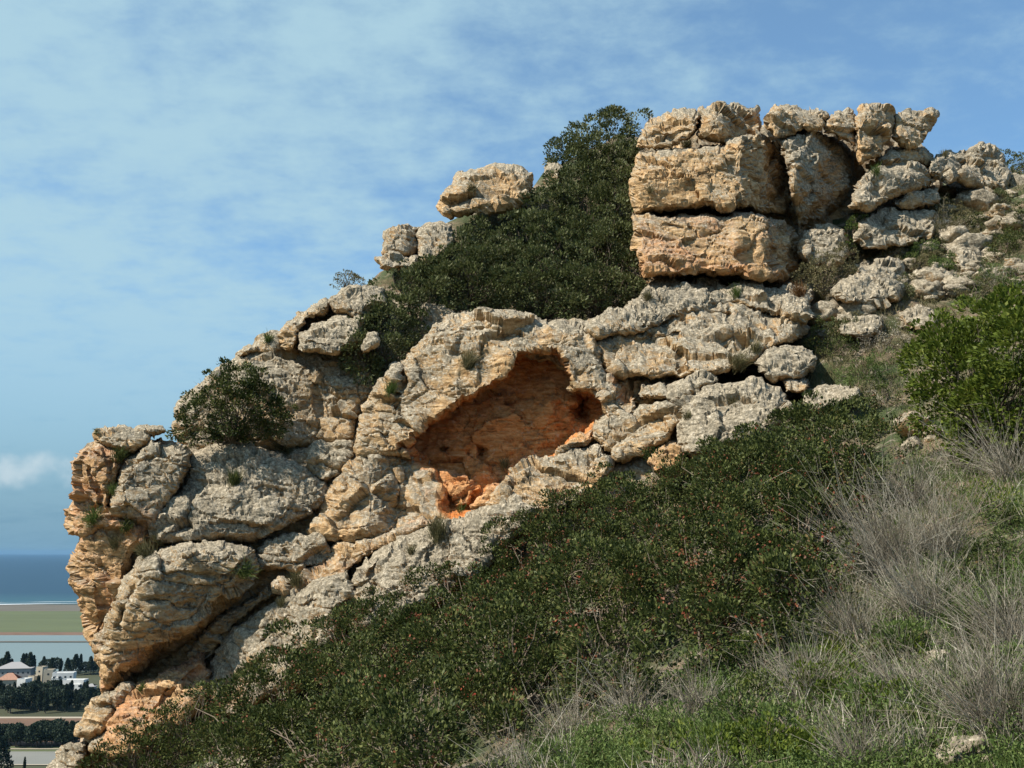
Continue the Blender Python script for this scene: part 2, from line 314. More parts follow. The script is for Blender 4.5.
def poly_sd(px, py, poly):
    """signed distance (positive inside) and nearest point"""
    A = poly; B = np.roll(poly, -1, 0); n = len(px); best = np.full(n, 1e9); nx = np.zeros(n); nyy = np.zeros(n); ins = np.zeros(n, bool)
    for (x0, y0), (x1, y1) in zip(A, B):
        ex, ey = x1 - x0, y1 - y0; l2 = ex * ex + ey * ey + 1e-12
        s = np.clip(((px - x0) * ex + (py - y0) * ey) / l2, 0, 1); qx = x0 + s * ex; qy = y0 + s * ey; d = (px - qx) ** 2 + (py - qy) ** 2
        w = d < best; best = np.where(w, d, best); nx = np.where(w, qx, nx); nyy = np.where(w, qy, nyy)
        cr = ((y0 > py) != (y1 > py)) & (px < (x1 - x0) * (py - y0) / (y1 - y0 + 1e-12) + x0); ins ^= cr
    return np.where(ins, 1, -1) * np.sqrt(best), nx, nyy
def line_d(px, py, pts):
    best = np.full(len(px), 1e9)
    for (x0, y0), (x1, y1) in zip(pts[:-1], pts[1:]):
        ex, ey = x1 - x0, y1 - y0; l2 = ex * ex + ey * ey + 1e-9; s = np.clip(((px - x0) * ex + (py - y0) * ey) / l2, 0, 1)
        best = np.minimum(best, np.hypot(px - x0 - s * ex, py - y0 - s * ey))
    return best
def normals(V, Fq):
    a, b, c, d = (V[Fq[:, i]] for i in range(4)); n = np.cross(c - a, d - b); out = np.zeros_like(V)
    for i in range(4): np.add.at(out, Fq[:, i], n)
    return out / (np.linalg.norm(out, axis=1, keepdims=True) + 1e-12)
NROCK = [0]
def unit_(a): return a / (np.linalg.norm(a, axis=-1, keepdims=True) + 1e-9)
def rock(name, label, poly, dt=0.0, bulge=0.6, edge=13, thick=1.6, tilt=(0, 0), folds=(), cuts=(), hollows=(), pits=(), grey=0.4, stain=0.0, stain_low=0.0, amp=1.0, step=1.35, kind=None, cat='rock', group=None, flat=None, smooth_n=1):
    NROCK[0] += 1; sd_ = NROCK[0] * 31
    poly = chaikin(np.array(poly, float), smooth_n); lo = poly.min(0) - 2 * step; hi = poly.max(0) + 2 * step
    us = np.arange(lo[0], hi[0] + step, step); vs = np.arange(lo[1], hi[1] + step, step); U, W = np.meshgrid(us, vs); u = U.ravel(); v = W.ravel()
    wob = np.stack([u / 14, v / 14, np.full_like(u, sd_)], -1)
    sd, qx, qy = poly_sd(u, v, poly)
    ins = sd > 0
    I = np.arange(len(u)).reshape(U.shape)
    cells = np.stack([I[:-1, :-1], I[1:, :-1], I[1:, 1:], I[:-1, 1:]], -1).reshape(-1, 4)
    cells = cells[ins[cells].any(1)]
    used = np.zeros(len(u), bool); used[cells.ravel()] = True
    out = used & ~ins; u = np.where(out, qx, u); v = np.where(out, qy, v)
    wq = np.stack([u / 11, v / 11, u * 0], -1); du = 2.3 * vnoise(wq, 5) + 1.3 * vnoise(wq * 2.4, 6) + 0.7 * vnoise(wq * 6, 8); dv = 2.3 * vnoise(wq + 50, 5) + 1.3 * vnoise(wq * 2.4 + 50, 6) + 0.7 * vnoise(wq * 6 + 50, 8)   # uneven outline
    d = np.where(out, 0, np.maximum(sd, 0))
    uc, vc = poly.mean(0)
    ee = 0.72 * edge * (1 + 0.35 * vnoise(wob * 0.6 + 9, sd_))
    q = np.clip(d / ee, 0, 1); prof = np.sqrt(1 - (1 - q) ** 2)
    if flat is None: base = T(u, v) + dt
    else: base = np.full(len(u), float(flat))
    base = base + tilt[0] * (u - uc) + tilt[1] * (v - vc)
    front = base - 0.85 * bulge * prof
    for (x0, y0, x1, y1, k) in folds:      # convex ridge: right of the directed line falls back by k metres per pixel
        l = math.hypot(x1 - x0, y1 - y0); sdn = ((x1 - x0) * (v - y0) - (y1 - y0) * (u - x0)) / l
        front = front + k * np.maximum(-sdn if k > 0 else sdn, 0) if k > 0 else front - k * np.maximum(sdn, 0) * prof
    dark = np.zeros(len(u))
    for pts, w, dep in cuts:
        ld = line_d(u + 2.2 * vnoise(wob * 1.7, sd_ + 3), v + 2.2 * vnoise(wob * 1.7 + 20, sd_ + 4), pts)
        front = front + dep * (1 - sstep(0, w, ld)) * prof
    hol = np.zeros(len(u))
    for pl, w, dep in hollows:
        hs, _, _ = poly_sd(u + 3 * vnoise(wob * 1.3, sd_ + 5), v + 3 * vnoise(wob * 1.3 + 20, sd_ + 6), chaikin(np.array(pl, float)))
        k = sstep(0, w, hs) * (1 - 0.30 * sstep(400, 520, v + 0.15 * (u - 480))) if dep > 1.1 else sstep(0, w, hs); front = front + dep * k; hol = np.maximum(hol, sstep(-3, 6, hs))
    for (pu, pv, ru, rv, dep) in pits:
        front = front + dep * np.exp(-(((u - pu) / ru) ** 2 + ((v - pv) / rv) ** 2)) * prof
    back = base + thick * np.sqrt(prof)
    mb = used & ins
    nf = used.sum(); mapf = np.full(len(u), -1); mapf[used] = np.arange(nf)
    mapb = mapf.copy(); mapb[mb] = nf + np.arange(mb.sum())
    Vf = P3(u + du, v + dv, front)[used]; Vb = P3(u + du, v + dv, np.maximum(back, front + 0.25))[mb]
    V = np.concatenate([Vf, Vb]); Fq = np.concatenate([mapf[cells], mapb[cells[:, ::-1]]])
    n = normals(V, Fq)
    for _ in range(3):
        acc = np.zeros_like(n); fm = n[Fq].mean(1)
        for i in range(4): np.add.at(acc, Fq[:, i], fm)
        n = unit_(acc)
    dm = d[used]; edm = 0.5 + 0.5 * sstep(0, 5, np.concatenate([dm, d[mb]]))
    # weathering relief
    s = sd_ * 0.37
    Pw = V.copy(); L_ = V * (1, 1, 2.6)
    wp = np.stack([fbm(V * 1.1, 3, 5), fbm(V * 1.1 + 9, 3, 6), fbm(V * 1.1 + 5, 3, 7)], -1)
    f1, f2, cc, ct = worley(V * (0.62, 0.62, 0.95) + 0.22 * wp, 1)
    g1, g2, gc, gt = worley(V * (1.9, 1.9, 2.7) + 0.35 * wp, 2)
    h1, h2, hc, ht = worley(V * (5.0, 5.0, 6.5) + 0.5 * wp, 3)
    zl = V[:, 2] * 4.2 + 0.9 * vnoise(V * 0.7, 33) + 0.25 * vnoise(V * 2.5, 34); lay = np.abs(zl - np.round(zl))
    lmask = sstep(-0.1, 0.35, vnoise(V * (0.8, 0.8, 1.6), 51))
    k1, k2, kc_, kt = worley(V * (11, 11, 15) + 0.4 * wp, 4)
    D = 0.09 * fbm(V * 0.8 + s, 2, 1) + 0.60 * ct - 0.07 * (1 - sstep(0, 0.05, f2 - f1)) + 0.05 * (gc - 0.5) + 0.10 * gt - 0.045 * (1 - sstep(0, 0.07, g2 - g1)) * sstep(-0.2, 0.3, vnoise(V * 0.9, 52))
    D = D - 0.06 * (1 - sstep(0.0, 0.10, lay)) * lmask + 0.018 * vnoise(np.stack([V[:, 0] * 0.7, V[:, 1] * 0.7, zl * 1.7], -1), 12)
    rgh = sstep(-0.12, 0.40, fbm(V * 0.75 + 3, 3, 71)); hh = np.concatenate([hol[used], np.zeros(mb.sum())]); rgh = rgh * (1 - 0.8 * hh)
    D = D + rgh * (0.025 * ht + 0.022 * (hc - 0.5) + 0.015 * (kc_ - 0.5) + 0.022 * fbm(V * 5, 3, 21, 0.6)) - (0.2 + rgh) * 0.008 * (1 - sstep(0, 0.12, h2 - h1)) + 0.008 * fbm(V * 9, 2, 25)
    D = D - 0.07 * sstep(0.4, 0.75, vnoise(V * 3.6, 41)) * sstep(-0.1, 0.4, vnoise(V * 0.8, 62))
    D = D - 0.10 * (1 - sstep(0, 0.035, np.abs(fbm(V * (0.55, 0.55, 0.9) + 4, 3, 81)))) * sstep(0.0, 0.3, vnoise(V * 0.6, 82))
    V = V + n * (D * amp * edm)[:, None]
    zc = V[:, 2]; zr = (zc - zc.min()) / (np.ptp(zc) + 1e-6)
    st = stain + stain_low * (1 - zr) ** 1.5 + 0.0 * zr
    st = st + hh * 0.82
    gr = np.full(len(V), grey) + 0.25 * (zr - 0.5) - hh * 0.6
    o = mesh_np(name, V, Fq, ROCK, smooth=False, attrs={'grey': gr, 'stain': st})
    tag(o, label, None if kind else cat, group, kind)
    return o

def ROCKS():
    # bedrock behind the blocks
    S = 'structure'
    rock('cliff', None, [(84, 450), (78, 480), (74, 520), (82, 545), (76, 570), (86, 620), (104, 690), (84, 735), (60, 775), (120, 790), (230, 740), (345, 660), (450, 610), (640, 500), (700, 470), (680, 380), (600, 350), (500, 340), (430, 330), (380, 370), (350, 440), (300, 450), (200, 446), (110, 440)],
         dt=0.55, bulge=0.35, edge=22, thick=3.0, grey=0.25, stain=0.12, step=3, kind=S,
         hollows=[([(388, 452), (431, 412), (475, 388), (504, 368), (519, 345), (560, 340), (580, 360), (605, 385), (608, 410), (594, 440), (560, 460), (529, 470), (505, 500), (470, 520), (438, 518), (435, 480)], 26, 1.9)])
    rock('cliff', None, [(180, 420), (205, 395), (262, 346), (300, 320), (350, 296), (400, 300), (470, 316), (600, 322), (650, 288), (700, 288), (800, 305), (812, 330), (760, 350), (700, 385), (600, 390), (540, 360), (470, 350), (420, 380), (350, 445), (200, 450)],
         dt=0.9, bulge=0.35, edge=18, thick=3.0, grey=0.4, stain=0.1, step=3, kind=S)
    rock('cliff', None, [(640, 120), (700, 118), (760, 125), (850, 130), (900, 130), (930, 150), (945, 190), (930, 240), (880, 256), (830, 262), (800, 275), (700, 285), (640, 285), (634, 240)],
         dt=3.2, bulge=0.35, edge=18, thick=3.0, grey=0.4, stain=0.1, step=3, kind=S)
    # ---- the nose
    rock('rock_slab', 'thin overhanging cap slab on the very top of the cliff nose', [(95, 432), (108, 427), (140, 426), (165, 428), (170, 433), (150, 440), (130, 452), (118, 450), (97, 444)], dt=0.0, bulge=0.75, edge=8, grey=0.4)
    rock('rock_column', 'tall tan rock column forming the seaward edge of the cliff nose',
         [(92, 440), (80, 448), (73, 464), (75, 488), (67, 515), (67, 532), (78, 541), (76, 550), (69, 568), (75, 590), (80, 618), (84, 634), (97, 650), (112, 640), (122, 600), (130, 565), (148, 545), (146, 528), (118, 516), (108, 505), (116, 484), (124, 460), (118, 448)],
         bulge=0.75, edge=20, grey=0.18, stain=0.38, tilt=(-0.004, 0), cuts=[([(79, 541), (100, 530), (118, 535)], 6, 0.25), ([(90, 470), (100, 500), (95, 540)], 5, 0.18), ([(105, 450), (112, 480)], 5, 0.2), ([(95, 580), (104, 610), (98, 640)], 6, 0.2)])
    rock('rock_slab', 'pale squarish slab leaning on the cliff nose below the cap', [(122, 460), (148, 439), (186, 444), (193, 452), (184, 478), (166, 503), (152, 529), (140, 529), (111, 514), (107, 505), (116, 484)],
         dt=-0.15, bulge=0.8, edge=13, grey=0.5, stain_low=0.3, cuts=[([(118, 484), (150, 490)], 3, .12)])
    rock('rock_slab', 'broad grey rounded slab sloping across the top of the cliff nose', [(192, 453), (207, 442), (240, 441), (269, 446), (307, 468), (328, 488), (329, 501), (311, 514), (286, 527), (265, 537), (252, 542), (219, 538), (178, 544), (156, 545), (152, 530), (166, 505), (185, 476)],
         dt=0.0, bulge=0.85, edge=26, grey=0.85, tilt=(0, -0.006), folds=[(185, 500, 260, 455, 0.008)], pits=[(235, 490, 20, 12, -0.2)])
    rock('rock_bulge', 'big chin shaped boulder face with a dark undercut beneath', [(128, 568), (143, 553), (178, 542), (228, 539), (257, 546), (261, 568), (243, 596), (222, 613), (205, 630), (180, 650), (160, 668), (144, 675), (128, 690), (112, 700), (103, 690), (98, 665), (95, 645), (106, 610), (118, 586)],
         dt=-0.6, bulge=1.15, edge=36, grey=0.45, stain=-0.1, stain_low=0.75, tilt=(0.001, 0.004), thick=2.2, folds=[(262, 575, 140, 655, 0.06)], cuts=[([(140, 575), (180, 572), (230, 580)], 3, 0.10), ([(150, 600), (190, 606)], 4, 0.15), ([(135, 590), (120, 625)], 6, 0.2)])
    rock('boulder', 'grey boulder wedged below the broad slab right of the chin', [(261, 541), (290, 533), (323, 534), (333, 554), (310, 568), (296, 573), (284, 568), (259, 574), (256, 559)], dt=-0.1, bulge=0.6, edge=14, grey=0.7)
    rock('boulder', 'small square grey block perched in the notch above the slab', [(309, 445), (314, 441), (352, 442), (352, 456), (338, 472), (328, 482), (312, 479), (306, 467)], dt=0.3, bulge=0.75, edge=9, grey=0.85)
    rock('boulder', 'small tan pebble shaped rock in the gully beside the chin', [(270, 583), (284, 576), (294, 583), (290, 594), (275, 596)], dt=-0.4, bulge=0.5, edge=8, grey=0.2, stain=0.2)
    rock('rock_slab', 'worn gully slab running down beside the dark undercut', [(205, 632), (225, 612), (250, 594), (268, 584), (280, 596), (262, 606), (238, 622), (222, 646), (205, 668), (190, 668), (186, 655)], dt=-0.1, bulge=0.4, edge=14, grey=0.4, stain=0.15)
    rock('rock_slab', 'grey sloping slab beside the lower bushes under the gully', [(214, 650), (236, 624), (262, 608), (296, 592), (330, 572), (350, 566), (352, 600), (340, 640), (300, 680), (235, 720), (208, 700), (206, 676)],
         dt=-0.45, bulge=0.8, edge=24, grey=0.65, stain_low=0.3, cuts=[([(262, 640), (290, 615), (320, 600)], 4, .15)])
    rock('rock_ledge', 'orange stained ledge under the chin of the cliff nose', [(108, 722), (120, 704), (136, 686), (165, 672), (192, 656), (208, 650), (213, 680), (200, 706), (160, 745), (118, 760), (96, 752), (104, 738)],
         dt=-1.25, bulge=0.55, edge=14, grey=0.1, stain=0.45, tilt=(0, -0.016), cuts=[([(135, 730), (170, 695), (200, 670)], 5, 0.2)])
    rock('rock_tongue', 'long tan tongue of rock slanting down below the chin', [(102, 694), (125, 685), (134, 688), (120, 708), (110, 721), (105, 730), (90, 739), (74, 734), (80, 718)], dt=-0.75, bulge=0.7, edge=12, grey=0.25, stain=0.15)
    rock('boulder', 'lowest tan boulder at the foot of the cliff nose', [(66, 741), (88, 740), (90, 749), (82, 762), (74, 785), (40, 790), (48, 765)], dt=-0.5, bulge=0.8, edge=14, grey=0.4)
    rock('boulder', 'small rounded rock tucked beside the slanting tongue', [(90, 741), (104, 731), (112, 722), (118, 732), (108, 748), (94, 753), (88, 748)], dt=-0.7, bulge=0.5, edge=9, grey=0.25, stain=0.1)
    # ---- centre: below the cave
    rock('rock_bulge', 'smooth tan bulge of rock left below the cave mouth', [(318, 520), (324, 500), (336, 478), (345, 463), (360, 456), (388, 452), (412, 455), (436, 465), (456, 478), (446, 500), (436, 516), (404, 524), (378, 538), (345, 545), (322, 540), (306, 530)],
         dt=-0.1, bulge=0.8, edge=22, grey=0.3, stain=0.0, tilt=(-0.001, 0), folds=[(376, 450, 366, 545, 0.03)], cuts=[([(392, 470), (398, 500), (386, 525)], 6, .2)])
    rock('rock_slab', 'tan sloping slab between the bulge and the grey ridge', [(300, 575), (330, 556), (333, 545), (380, 536), (405, 524), (436, 517), (440, 522), (400, 540), (365, 556), (345, 580), (320, 600), (296, 604), (280, 596)], dt=-0.3, bulge=0.45, edge=12, grey=0.3, stain=0.3)
    rock('rock_ridge', 'pale grey weathered ridge climbing along the top of the bushes', [(340, 610), (348, 578), (366, 556), (400, 538), (438, 519), (480, 509), (520, 496), (545, 500), (530, 530), (480, 570), (420, 610), (350, 640)],
         dt=-0.5, bulge=0.75, edge=18, grey=0.85, cuts=[([(375, 600), (372, 570), (385, 550)], 5, .2), ([(430, 560), (435, 535)], 5, .15)])
    rock('rock_slab', 'pale slab on the cave floor beside the bushes', [(483, 506), (493, 488), (512, 474), (524, 462), (551, 455), (580, 446), (600, 442), (614, 466), (600, 490), (560, 512), (520, 515)],
         dt=-0.35, bulge=0.6, edge=14, grey=0.35, stain=0.12, tilt=(0, -0.006))
    rock('boulder', 'small orange boulder at the low mouth of the cave', [(470, 508), (480, 496), (490, 480), (500, 484), (498, 498), (488, 508)], dt=-0.2, bulge=0.5, edge=8, grey=0.0, stain=0.6)
    rock('boulder', 'orange smooth rock lying inside the cave floor', [(554, 453), (566, 440), (580, 432), (592, 430), (594, 440), (582, 448), (562, 456)], dt=-0.05, bulge=0.4, edge=9, grey=0.1, stain=0.45)
    rock('boulder', 'orange buttress splitting the lower cave mouth', [(430, 470), (450, 468), (472, 476), (478, 492), (470, 506), (460, 512), (455, 500), (448, 492), (436, 490)], dt=0.9, bulge=0.5, edge=9, grey=0.0, stain=0.7)
    # ---- centre: the cave face and overhang
    rock('rock_wall', 'great tan overhanging face with the orange cave hollowed beneath it',
         [(352, 448), (356, 434), (364, 406), (376, 383), (396, 371), (402, 359), (415, 343), (438, 318), (468, 310), (509, 309), (545, 318), (585, 326), (600, 345), (606, 372), (622, 392), (632, 408), (618, 430), (592, 440), (560, 462), (532, 466), (512, 488), (492, 506), (470, 514), (440, 514), (432, 490), (424, 462), (392, 456), (366, 460)],
         dt=0.0, bulge=0.9, edge=18, grey=0.3, stain=-0.05, thick=3.2, tilt=(0.000, 0.004), amp=0.85,
         hollows=[([(392, 450), (431, 416), (475, 392), (504, 374), (517, 352), (557, 346), (570, 366), (576, 386), (604, 392), (608, 412), (594, 436), (566, 444), (555, 462), (529, 470), (508, 492), (480, 520), (440, 524), (430, 500), (428, 470)], 8, 1.9),
                  ([(575, 392), (600, 394), (602, 408), (590, 424), (572, 420)], 8, 1.0), ([(440, 446), (452, 446), (452, 458), (442, 458)], 4, 0.5), ([(470, 444), (485, 442), (484, 458), (474, 458)], 5, 0.6)],
         cuts=[([(398, 395), (402, 415)], 5, 0.35), ([(396, 372), (406, 378), (402, 388)], 4, 0.25), ([(470, 330), (455, 350), (470, 365)], 6, 0.15)], pits=[(495, 415, 22, 14, -0.35), (545, 405, 26, 22, -0.5), (455, 425, 20, 16, -0.25)])
    rock('boulder', 'knobbly pinnacle on the left edge of the great face', [(384, 376), (392, 364), (402, 362), (406, 374), (398, 388), (390, 388)], dt=-0.5, bulge=0.6, edge=9, grey=0.5)
    rock('rock_pillar', 'pale arched pillar between the cave and the small dark hole', [(566, 388), (572, 380), (594, 377), (610, 369), (618, 380), (630, 390), (642, 404), (636, 416), (618, 420), (604, 418), (602, 404), (592, 394), (574, 393)],
         dt=-0.25, bulge=0.6, edge=10, grey=0.25, stain=0.1, hollows=[([(612, 372), (628, 372), (642, 384), (636, 398), (618, 392)], 4, 1.4)])
    rock('rock_slab', 'tan slab under the pillar just right of the cave', [(592, 432), (602, 416), (640, 404), (676, 404), (682, 425), (668, 440), (645, 454), (618, 462), (604, 452)], dt=-0.25, bulge=0.65, edge=16, grey=0.35, stain=0.05)
    rock('boulder', 'small brown block beside the small dark hole', [(638, 384), (650, 380), (668, 381), (668, 400), (650, 403), (639, 399)], dt=-0.1, bulge=0.6, edge=8, grey=0.45)
    rock('boulder', 'pinkish broken rock in the crack above the bushes', [(646, 462), (660, 446), (674, 438), (684, 448), (680, 466), (656, 474)], dt=-0.15, bulge=0.45, edge=8, grey=0.05, stain=0.35)
    # ---- centre right wall
    rock('rock_ledge', 'cream crusty ledge along the foot of the upper bushes', [(584, 328), (600, 318), (636, 300), (646, 282), (672, 277), (720, 282), (770, 288), (806, 298), (814, 316), (800, 324), (760, 310), (724, 304), (690, 312), (676, 318), (650, 330), (620, 336), (596, 340)],
         dt=-0.15, bulge=0.8, edge=14, grey=0.75, tilt=(0, -0.012))
    rock('rock_wall', 'tan cracked rock wall under the cream ledge right of cave', [(590, 342), (612, 332), (646, 326), (680, 312), (724, 300), (764, 306), (800, 322), (804, 336), (776, 346), (750, 366), (718, 374), (690, 378), (640, 380), (612, 374), (600, 362)],
         dt=0.0, bulge=0.75, edge=12, grey=0.4, stain=0.05, cuts=[([(679, 334), (680, 372)], 4, 0.25), ([(638, 340), (678, 334)], 3.5, 0.2), ([(730, 306), (732, 352)], 4, 0.25), ([(676, 318), (700, 312), (728, 312)], 4, 0.25), ([(770, 314), (776, 340)], 4, 0.2)])
    rock('boulder', 'large pale karst boulder above the middle bushes', [(676, 421), (681, 402), (706, 386), (737, 379), (767, 383), (786, 394), (796, 410), (780, 430), (740, 445), (700, 458), (682, 455), (674, 432)], dt=-0.3, bulge=0.95, edge=22, grey=0.95)
    rock('boulder', 'grey narrow boulder left of the large karst boulder', [(664, 387), (684, 377), (704, 368), (719, 375), (713, 387), (690, 396), (680, 404), (672, 408), (664, 400)], dt=-0.1, bulge=0.7, edge=11, grey=0.8)
    rock('boulder', 'pale smooth humped boulder on the slope below the wall', [(752, 363), (767, 351), (790, 342), (812, 347), (820, 360), (802, 378), (778, 381), (760, 373)], dt=-0.3, bulge=0.8, edge=13, grey=0.95)
    rock('boulder', 'small tan stone between two pale boulders', [(782, 381), (798, 378), (812, 382), (808, 394), (786, 393)], dt=-0.3, bulge=0.5, edge=8, grey=0.5)
    rock('boulder', 'pale flat topped boulder at the head of the dark bushes', [(804, 404), (812, 388), (820, 381), (840, 384), (859, 387), (860, 397), (842, 404), (812, 412)], dt=-0.4, bulge=0.7, edge=10, grey=0.9)
    rock('boulder', 'grey boulder half hidden by dry scrub on the slope', [(839, 323), (856, 315), (880, 316), (886, 328), (866, 338), (842, 336)], dt=-0.2, bulge=0.6, edge=10, grey=0.85)
    rock('boulder', 'tall grey boulder below the dark crevice on the slope', [(830, 290), (848, 278), (866, 264), (884, 256), (902, 259), (912, 287), (896, 304), (848, 304)], dt=-0.3, bulge=1.0, edge=18, grey=0.85, folds=[(884, 256, 890, 304, 0.02)])
    rock('boulder', 'white crumbly outcrop right of the tall grey boulder', [(912, 270), (931, 262), (958, 270), (966, 286), (950, 298), (928, 300), (914, 288)], dt=0.1, bulge=0.7, edge=14, grey=0.95)
    rock('boulder', 'pale broken rock beside the top of the bright bush', [(896, 314), (922, 305), (938, 314), (934, 330), (900, 330)], dt=-0.1, bulge=0.6, edge=10, grey=0.85)
    rock('boulder', 'grey shaded rock at the foot of the tan block corner', [(772, 296), (786, 284), (806, 284), (816, 296), (808, 308), (784, 306)], dt=-0.1, bulge=0.5, edge=9, grey=0.8)
    # path rocks
    rock('boulder', 'pinkish white rock between the dark bushes and bright bush', [(893, 420), (904, 414), (918, 413), (930, 420), (930, 438), (916, 444), (902, 438)], flat=22.3, bulge=0.5, edge=9, thick=.5, grey=0.5, stain=0.1)
    rock('boulder', 'grey rock just below the pinkish white rock', [(902, 443), (914, 440), (927, 446), (932, 460), (914, 464), (904, 456)], flat=21.5, bulge=0.4, edge=8, thick=.5, grey=0.85)
    rock('boulder', 'small tan rock tucked right of the pinkish white rock', [(922, 431), (934, 427), (942, 434), (940, 444), (926, 446)], flat=21.8, bulge=0.4, edge=7, thick=.4, grey=0.5)
    # ---- upper block group
    rock('boulder', 'layered tan slab on the left top of the summit block', [(636, 147), (639, 130), (651, 116), (676, 112), (702, 110), (700, 126), (693, 138), (680, 147), (654, 151)], dt=-0.2, bulge=0.9, edge=9, grey=0.15, stain=0.05, cuts=[([(640, 136), (690, 132)], 3, .15)])
    rock('boulder', 'rounded boulder with a shaded right side atop the summit block', [(700, 112), (719, 100), (742, 102), (758, 111), (764, 124), (752, 141), (722, 143), (693, 139), (698, 126)], dt=0.0, bulge=1.2, edge=13, grey=0.3, folds=[(720, 98, 718, 143, 0.06)])
    rock('rock_block', 'upper half of the great square summit block above its crack', [(634, 205), (632, 172), (638, 152), (667, 148), (700, 146), (724, 144), (740, 136), (756, 132), (768, 138), (788, 158), (792, 186), (798, 212), (790, 216), (766, 212), (740, 209), (700, 208), (664, 212), (640, 214)],
         dt=-0.35, bulge=1.15, edge=11, grey=0.2, tilt=(0.000, 0.002), folds=[(742, 136, 744, 214, 0.085)], thick=3.0, amp=1.1, pits=[(690, 190, 10, 6, .2)])
    rock('rock_block', 'lower half of the great square summit block below its crack', [(630, 212), (662, 215), (700, 213), (744, 213), (768, 216), (790, 222), (806, 240), (808, 262), (790, 282), (766, 281), (730, 275), (690, 275), (660, 278), (640, 272), (632, 242)],
         dt=-0.30, bulge=1.15, edge=11, grey=0.25, stain=0.2, stain_low=0.25, folds=[(766, 210, 767, 282, 0.11)], thick=3.0, cuts=[([(662, 226), (682, 228)], 3, .15)], pits=[(740, 245, 8, 14, -.2)])
    rock('rock_block', 'dark shaded leaning block right of the square summit block', [(774, 140), (786, 133), (807, 130), (843, 139), (856, 157), (857, 174), (849, 196), (841, 214), (836, 232), (845, 250), (838, 260), (812, 262), (802, 240), (796, 214), (790, 190), (786, 160)],
         dt=0.75, bulge=1.4, edge=12, grey=0.75, folds=[(815, 120, 790, 190, 0.05), (800, 195, 860, 185, -0.03)], pits=[(820, 230, 25, 25, 0.4)], thick=3)
    rock('boulder', 'grey rock in shade at the foot of the dark leaning block', [(798, 238), (812, 226), (832, 222), (848, 232), (850, 250), (838, 264), (812, 266), (800, 256)], dt=1.1, bulge=0.8, edge=12, grey=0.75)
    rock('boulder', 'crumbly tan boulder on top of the dark leaning block', [(765, 124), (776, 108), (789, 105), (813, 110), (829, 116), (824, 128), (806, 132), (787, 136), (773, 138)], dt=0.3, bulge=1.0, edge=10, grey=0.25)
    rock('boulder', 'small upright boulder between two larger ones on the skyline', [(824, 126), (834, 115), (846, 110), (856, 116), (858, 130), (855, 148), (842, 142), (828, 134)], dt=0.2, bulge=0.9, edge=9, grey=0.45)
    rock('boulder', 'tall upright tan boulder standing on the skyline', [(853, 118), (862, 107), (874, 104), (890, 107), (896, 124), (889, 140), (877, 158), (860, 165), (856, 144)], dt=-0.2, bulge=1.1, edge=11, grey=0.2)
    rock('boulder', 'rounded tan boulder overhanging the right end of the skyline row', [(894, 116), (905, 111), (918, 109), (936, 110), (936, 122), (925, 143), (918, 148), (900, 147), (891, 138), (895, 126)], dt=-0.1, bulge=1.1, edge=11, grey=0.2)
    rock('boulder', 'shaded support rock beneath the overhanging skyline boulder', [(876, 162), (890, 148), (918, 147), (933, 152), (935, 164), (908, 166), (886, 170)], dt=0.3, bulge=0.7, edge=9, grey=0.35)
    rock('rock_slab', 'big tilted slab under the upright skyline boulder', [(850, 208), (856, 190), (866, 176), (878, 166), (906, 160), (932, 168), (936, 182), (918, 188), (892, 202), (868, 213)], dt=-0.4, bulge=1.0, edge=15, grey=0.55, tilt=(0, -0.008))
    rock('boulder', 'brown wedge of rock caught under the tilted slab', [(892, 204), (906, 196), (924, 187), (940, 190), (942, 200), (926, 208), (906, 208)], dt=-0.1, bulge=0.7, edge=8, grey=0.5)
    rock('rock_slab', 'whitish crumbly slab below the tilted slab', [(860, 218), (886, 208), (910, 206), (934, 217), (934, 238), (902, 246), (864, 250), (852, 240)], dt=-0.1, bulge=0.7, edge=16, grey=0.8)
    rock('boulder', 'humped grey boulder highest on the right slope skyline', [(956, 178), (966, 155), (980, 143), (997, 146), (1007, 162), (1011, 184), (988, 190), (966, 186)], dt=-0.9, bulge=1.2, edge=13, grey=0.55)
    rock('boulder', 'low grey boulder left of the humped boulder on the skyline', [(930, 158), (948, 152), (966, 152), (964, 168), (956, 182), (940, 182), (928, 172)], dt=-0.5, bulge=0.8, edge=11, grey=0.75)
    rock('boulder', 'layered square block on the right slope, upper left of four', [(962, 242), (974, 232), (997, 231), (999, 246), (980, 250), (962, 249)], dt=-0.4, bulge=0.8, edge=7, grey=0.75)
    rock('boulder', 'small pale block at the right edge, upper right of four', [(1000, 238), (1010, 232), (1020, 234), (1020, 252), (998, 250)], dt=-0.4, bulge=0.7, edge=7, grey=0.85)
    rock('boulder', 'wide shaded block on the right slope, lower left of four', [(956, 252), (975, 250), (992, 250), (996, 262), (992, 274), (960, 272)], dt=-0.4, bulge=0.7, edge=8, grey=0.6)
    rock('boulder', 'dark block at the right edge, lower right of four', [(995, 253), (1012, 253), (1026, 262), (1024, 276), (998, 276)], dt=-0.4, bulge=0.7, edge=8, grey=0.6)
    rock('boulder', 'small grey rock at the right edge below the skyline', [(1008, 176), (1020, 172), (1034, 180), (1030, 192), (1010, 190)], dt=-0.4, bulge=0.6, edge=8, grey=0.85)
    # ---- left upper boulders
    rock('boulder', 'big cream boulder standing alone against the sky', [(439, 207), (448, 186), (463, 170), (492, 163), (522, 166), (533, 176), (530, 200), (509, 210), (474, 216), (443, 218)], dt=0, bulge=1.2, edge=17, grey=0.25, cuts=[([(445, 208), (470, 200), (474, 214)], 3.5, .15)])
    rock('boulder', 'rounded boulder with hollow right side above a thin lip', [(381, 246), (388, 231), (404, 224), (422, 225), (421, 244), (416, 254), (396, 254), (384, 253)], dt=0, bulge=1.0, edge=10, grey=0.45, folds=[(404, 222, 402, 256, 0.07)])
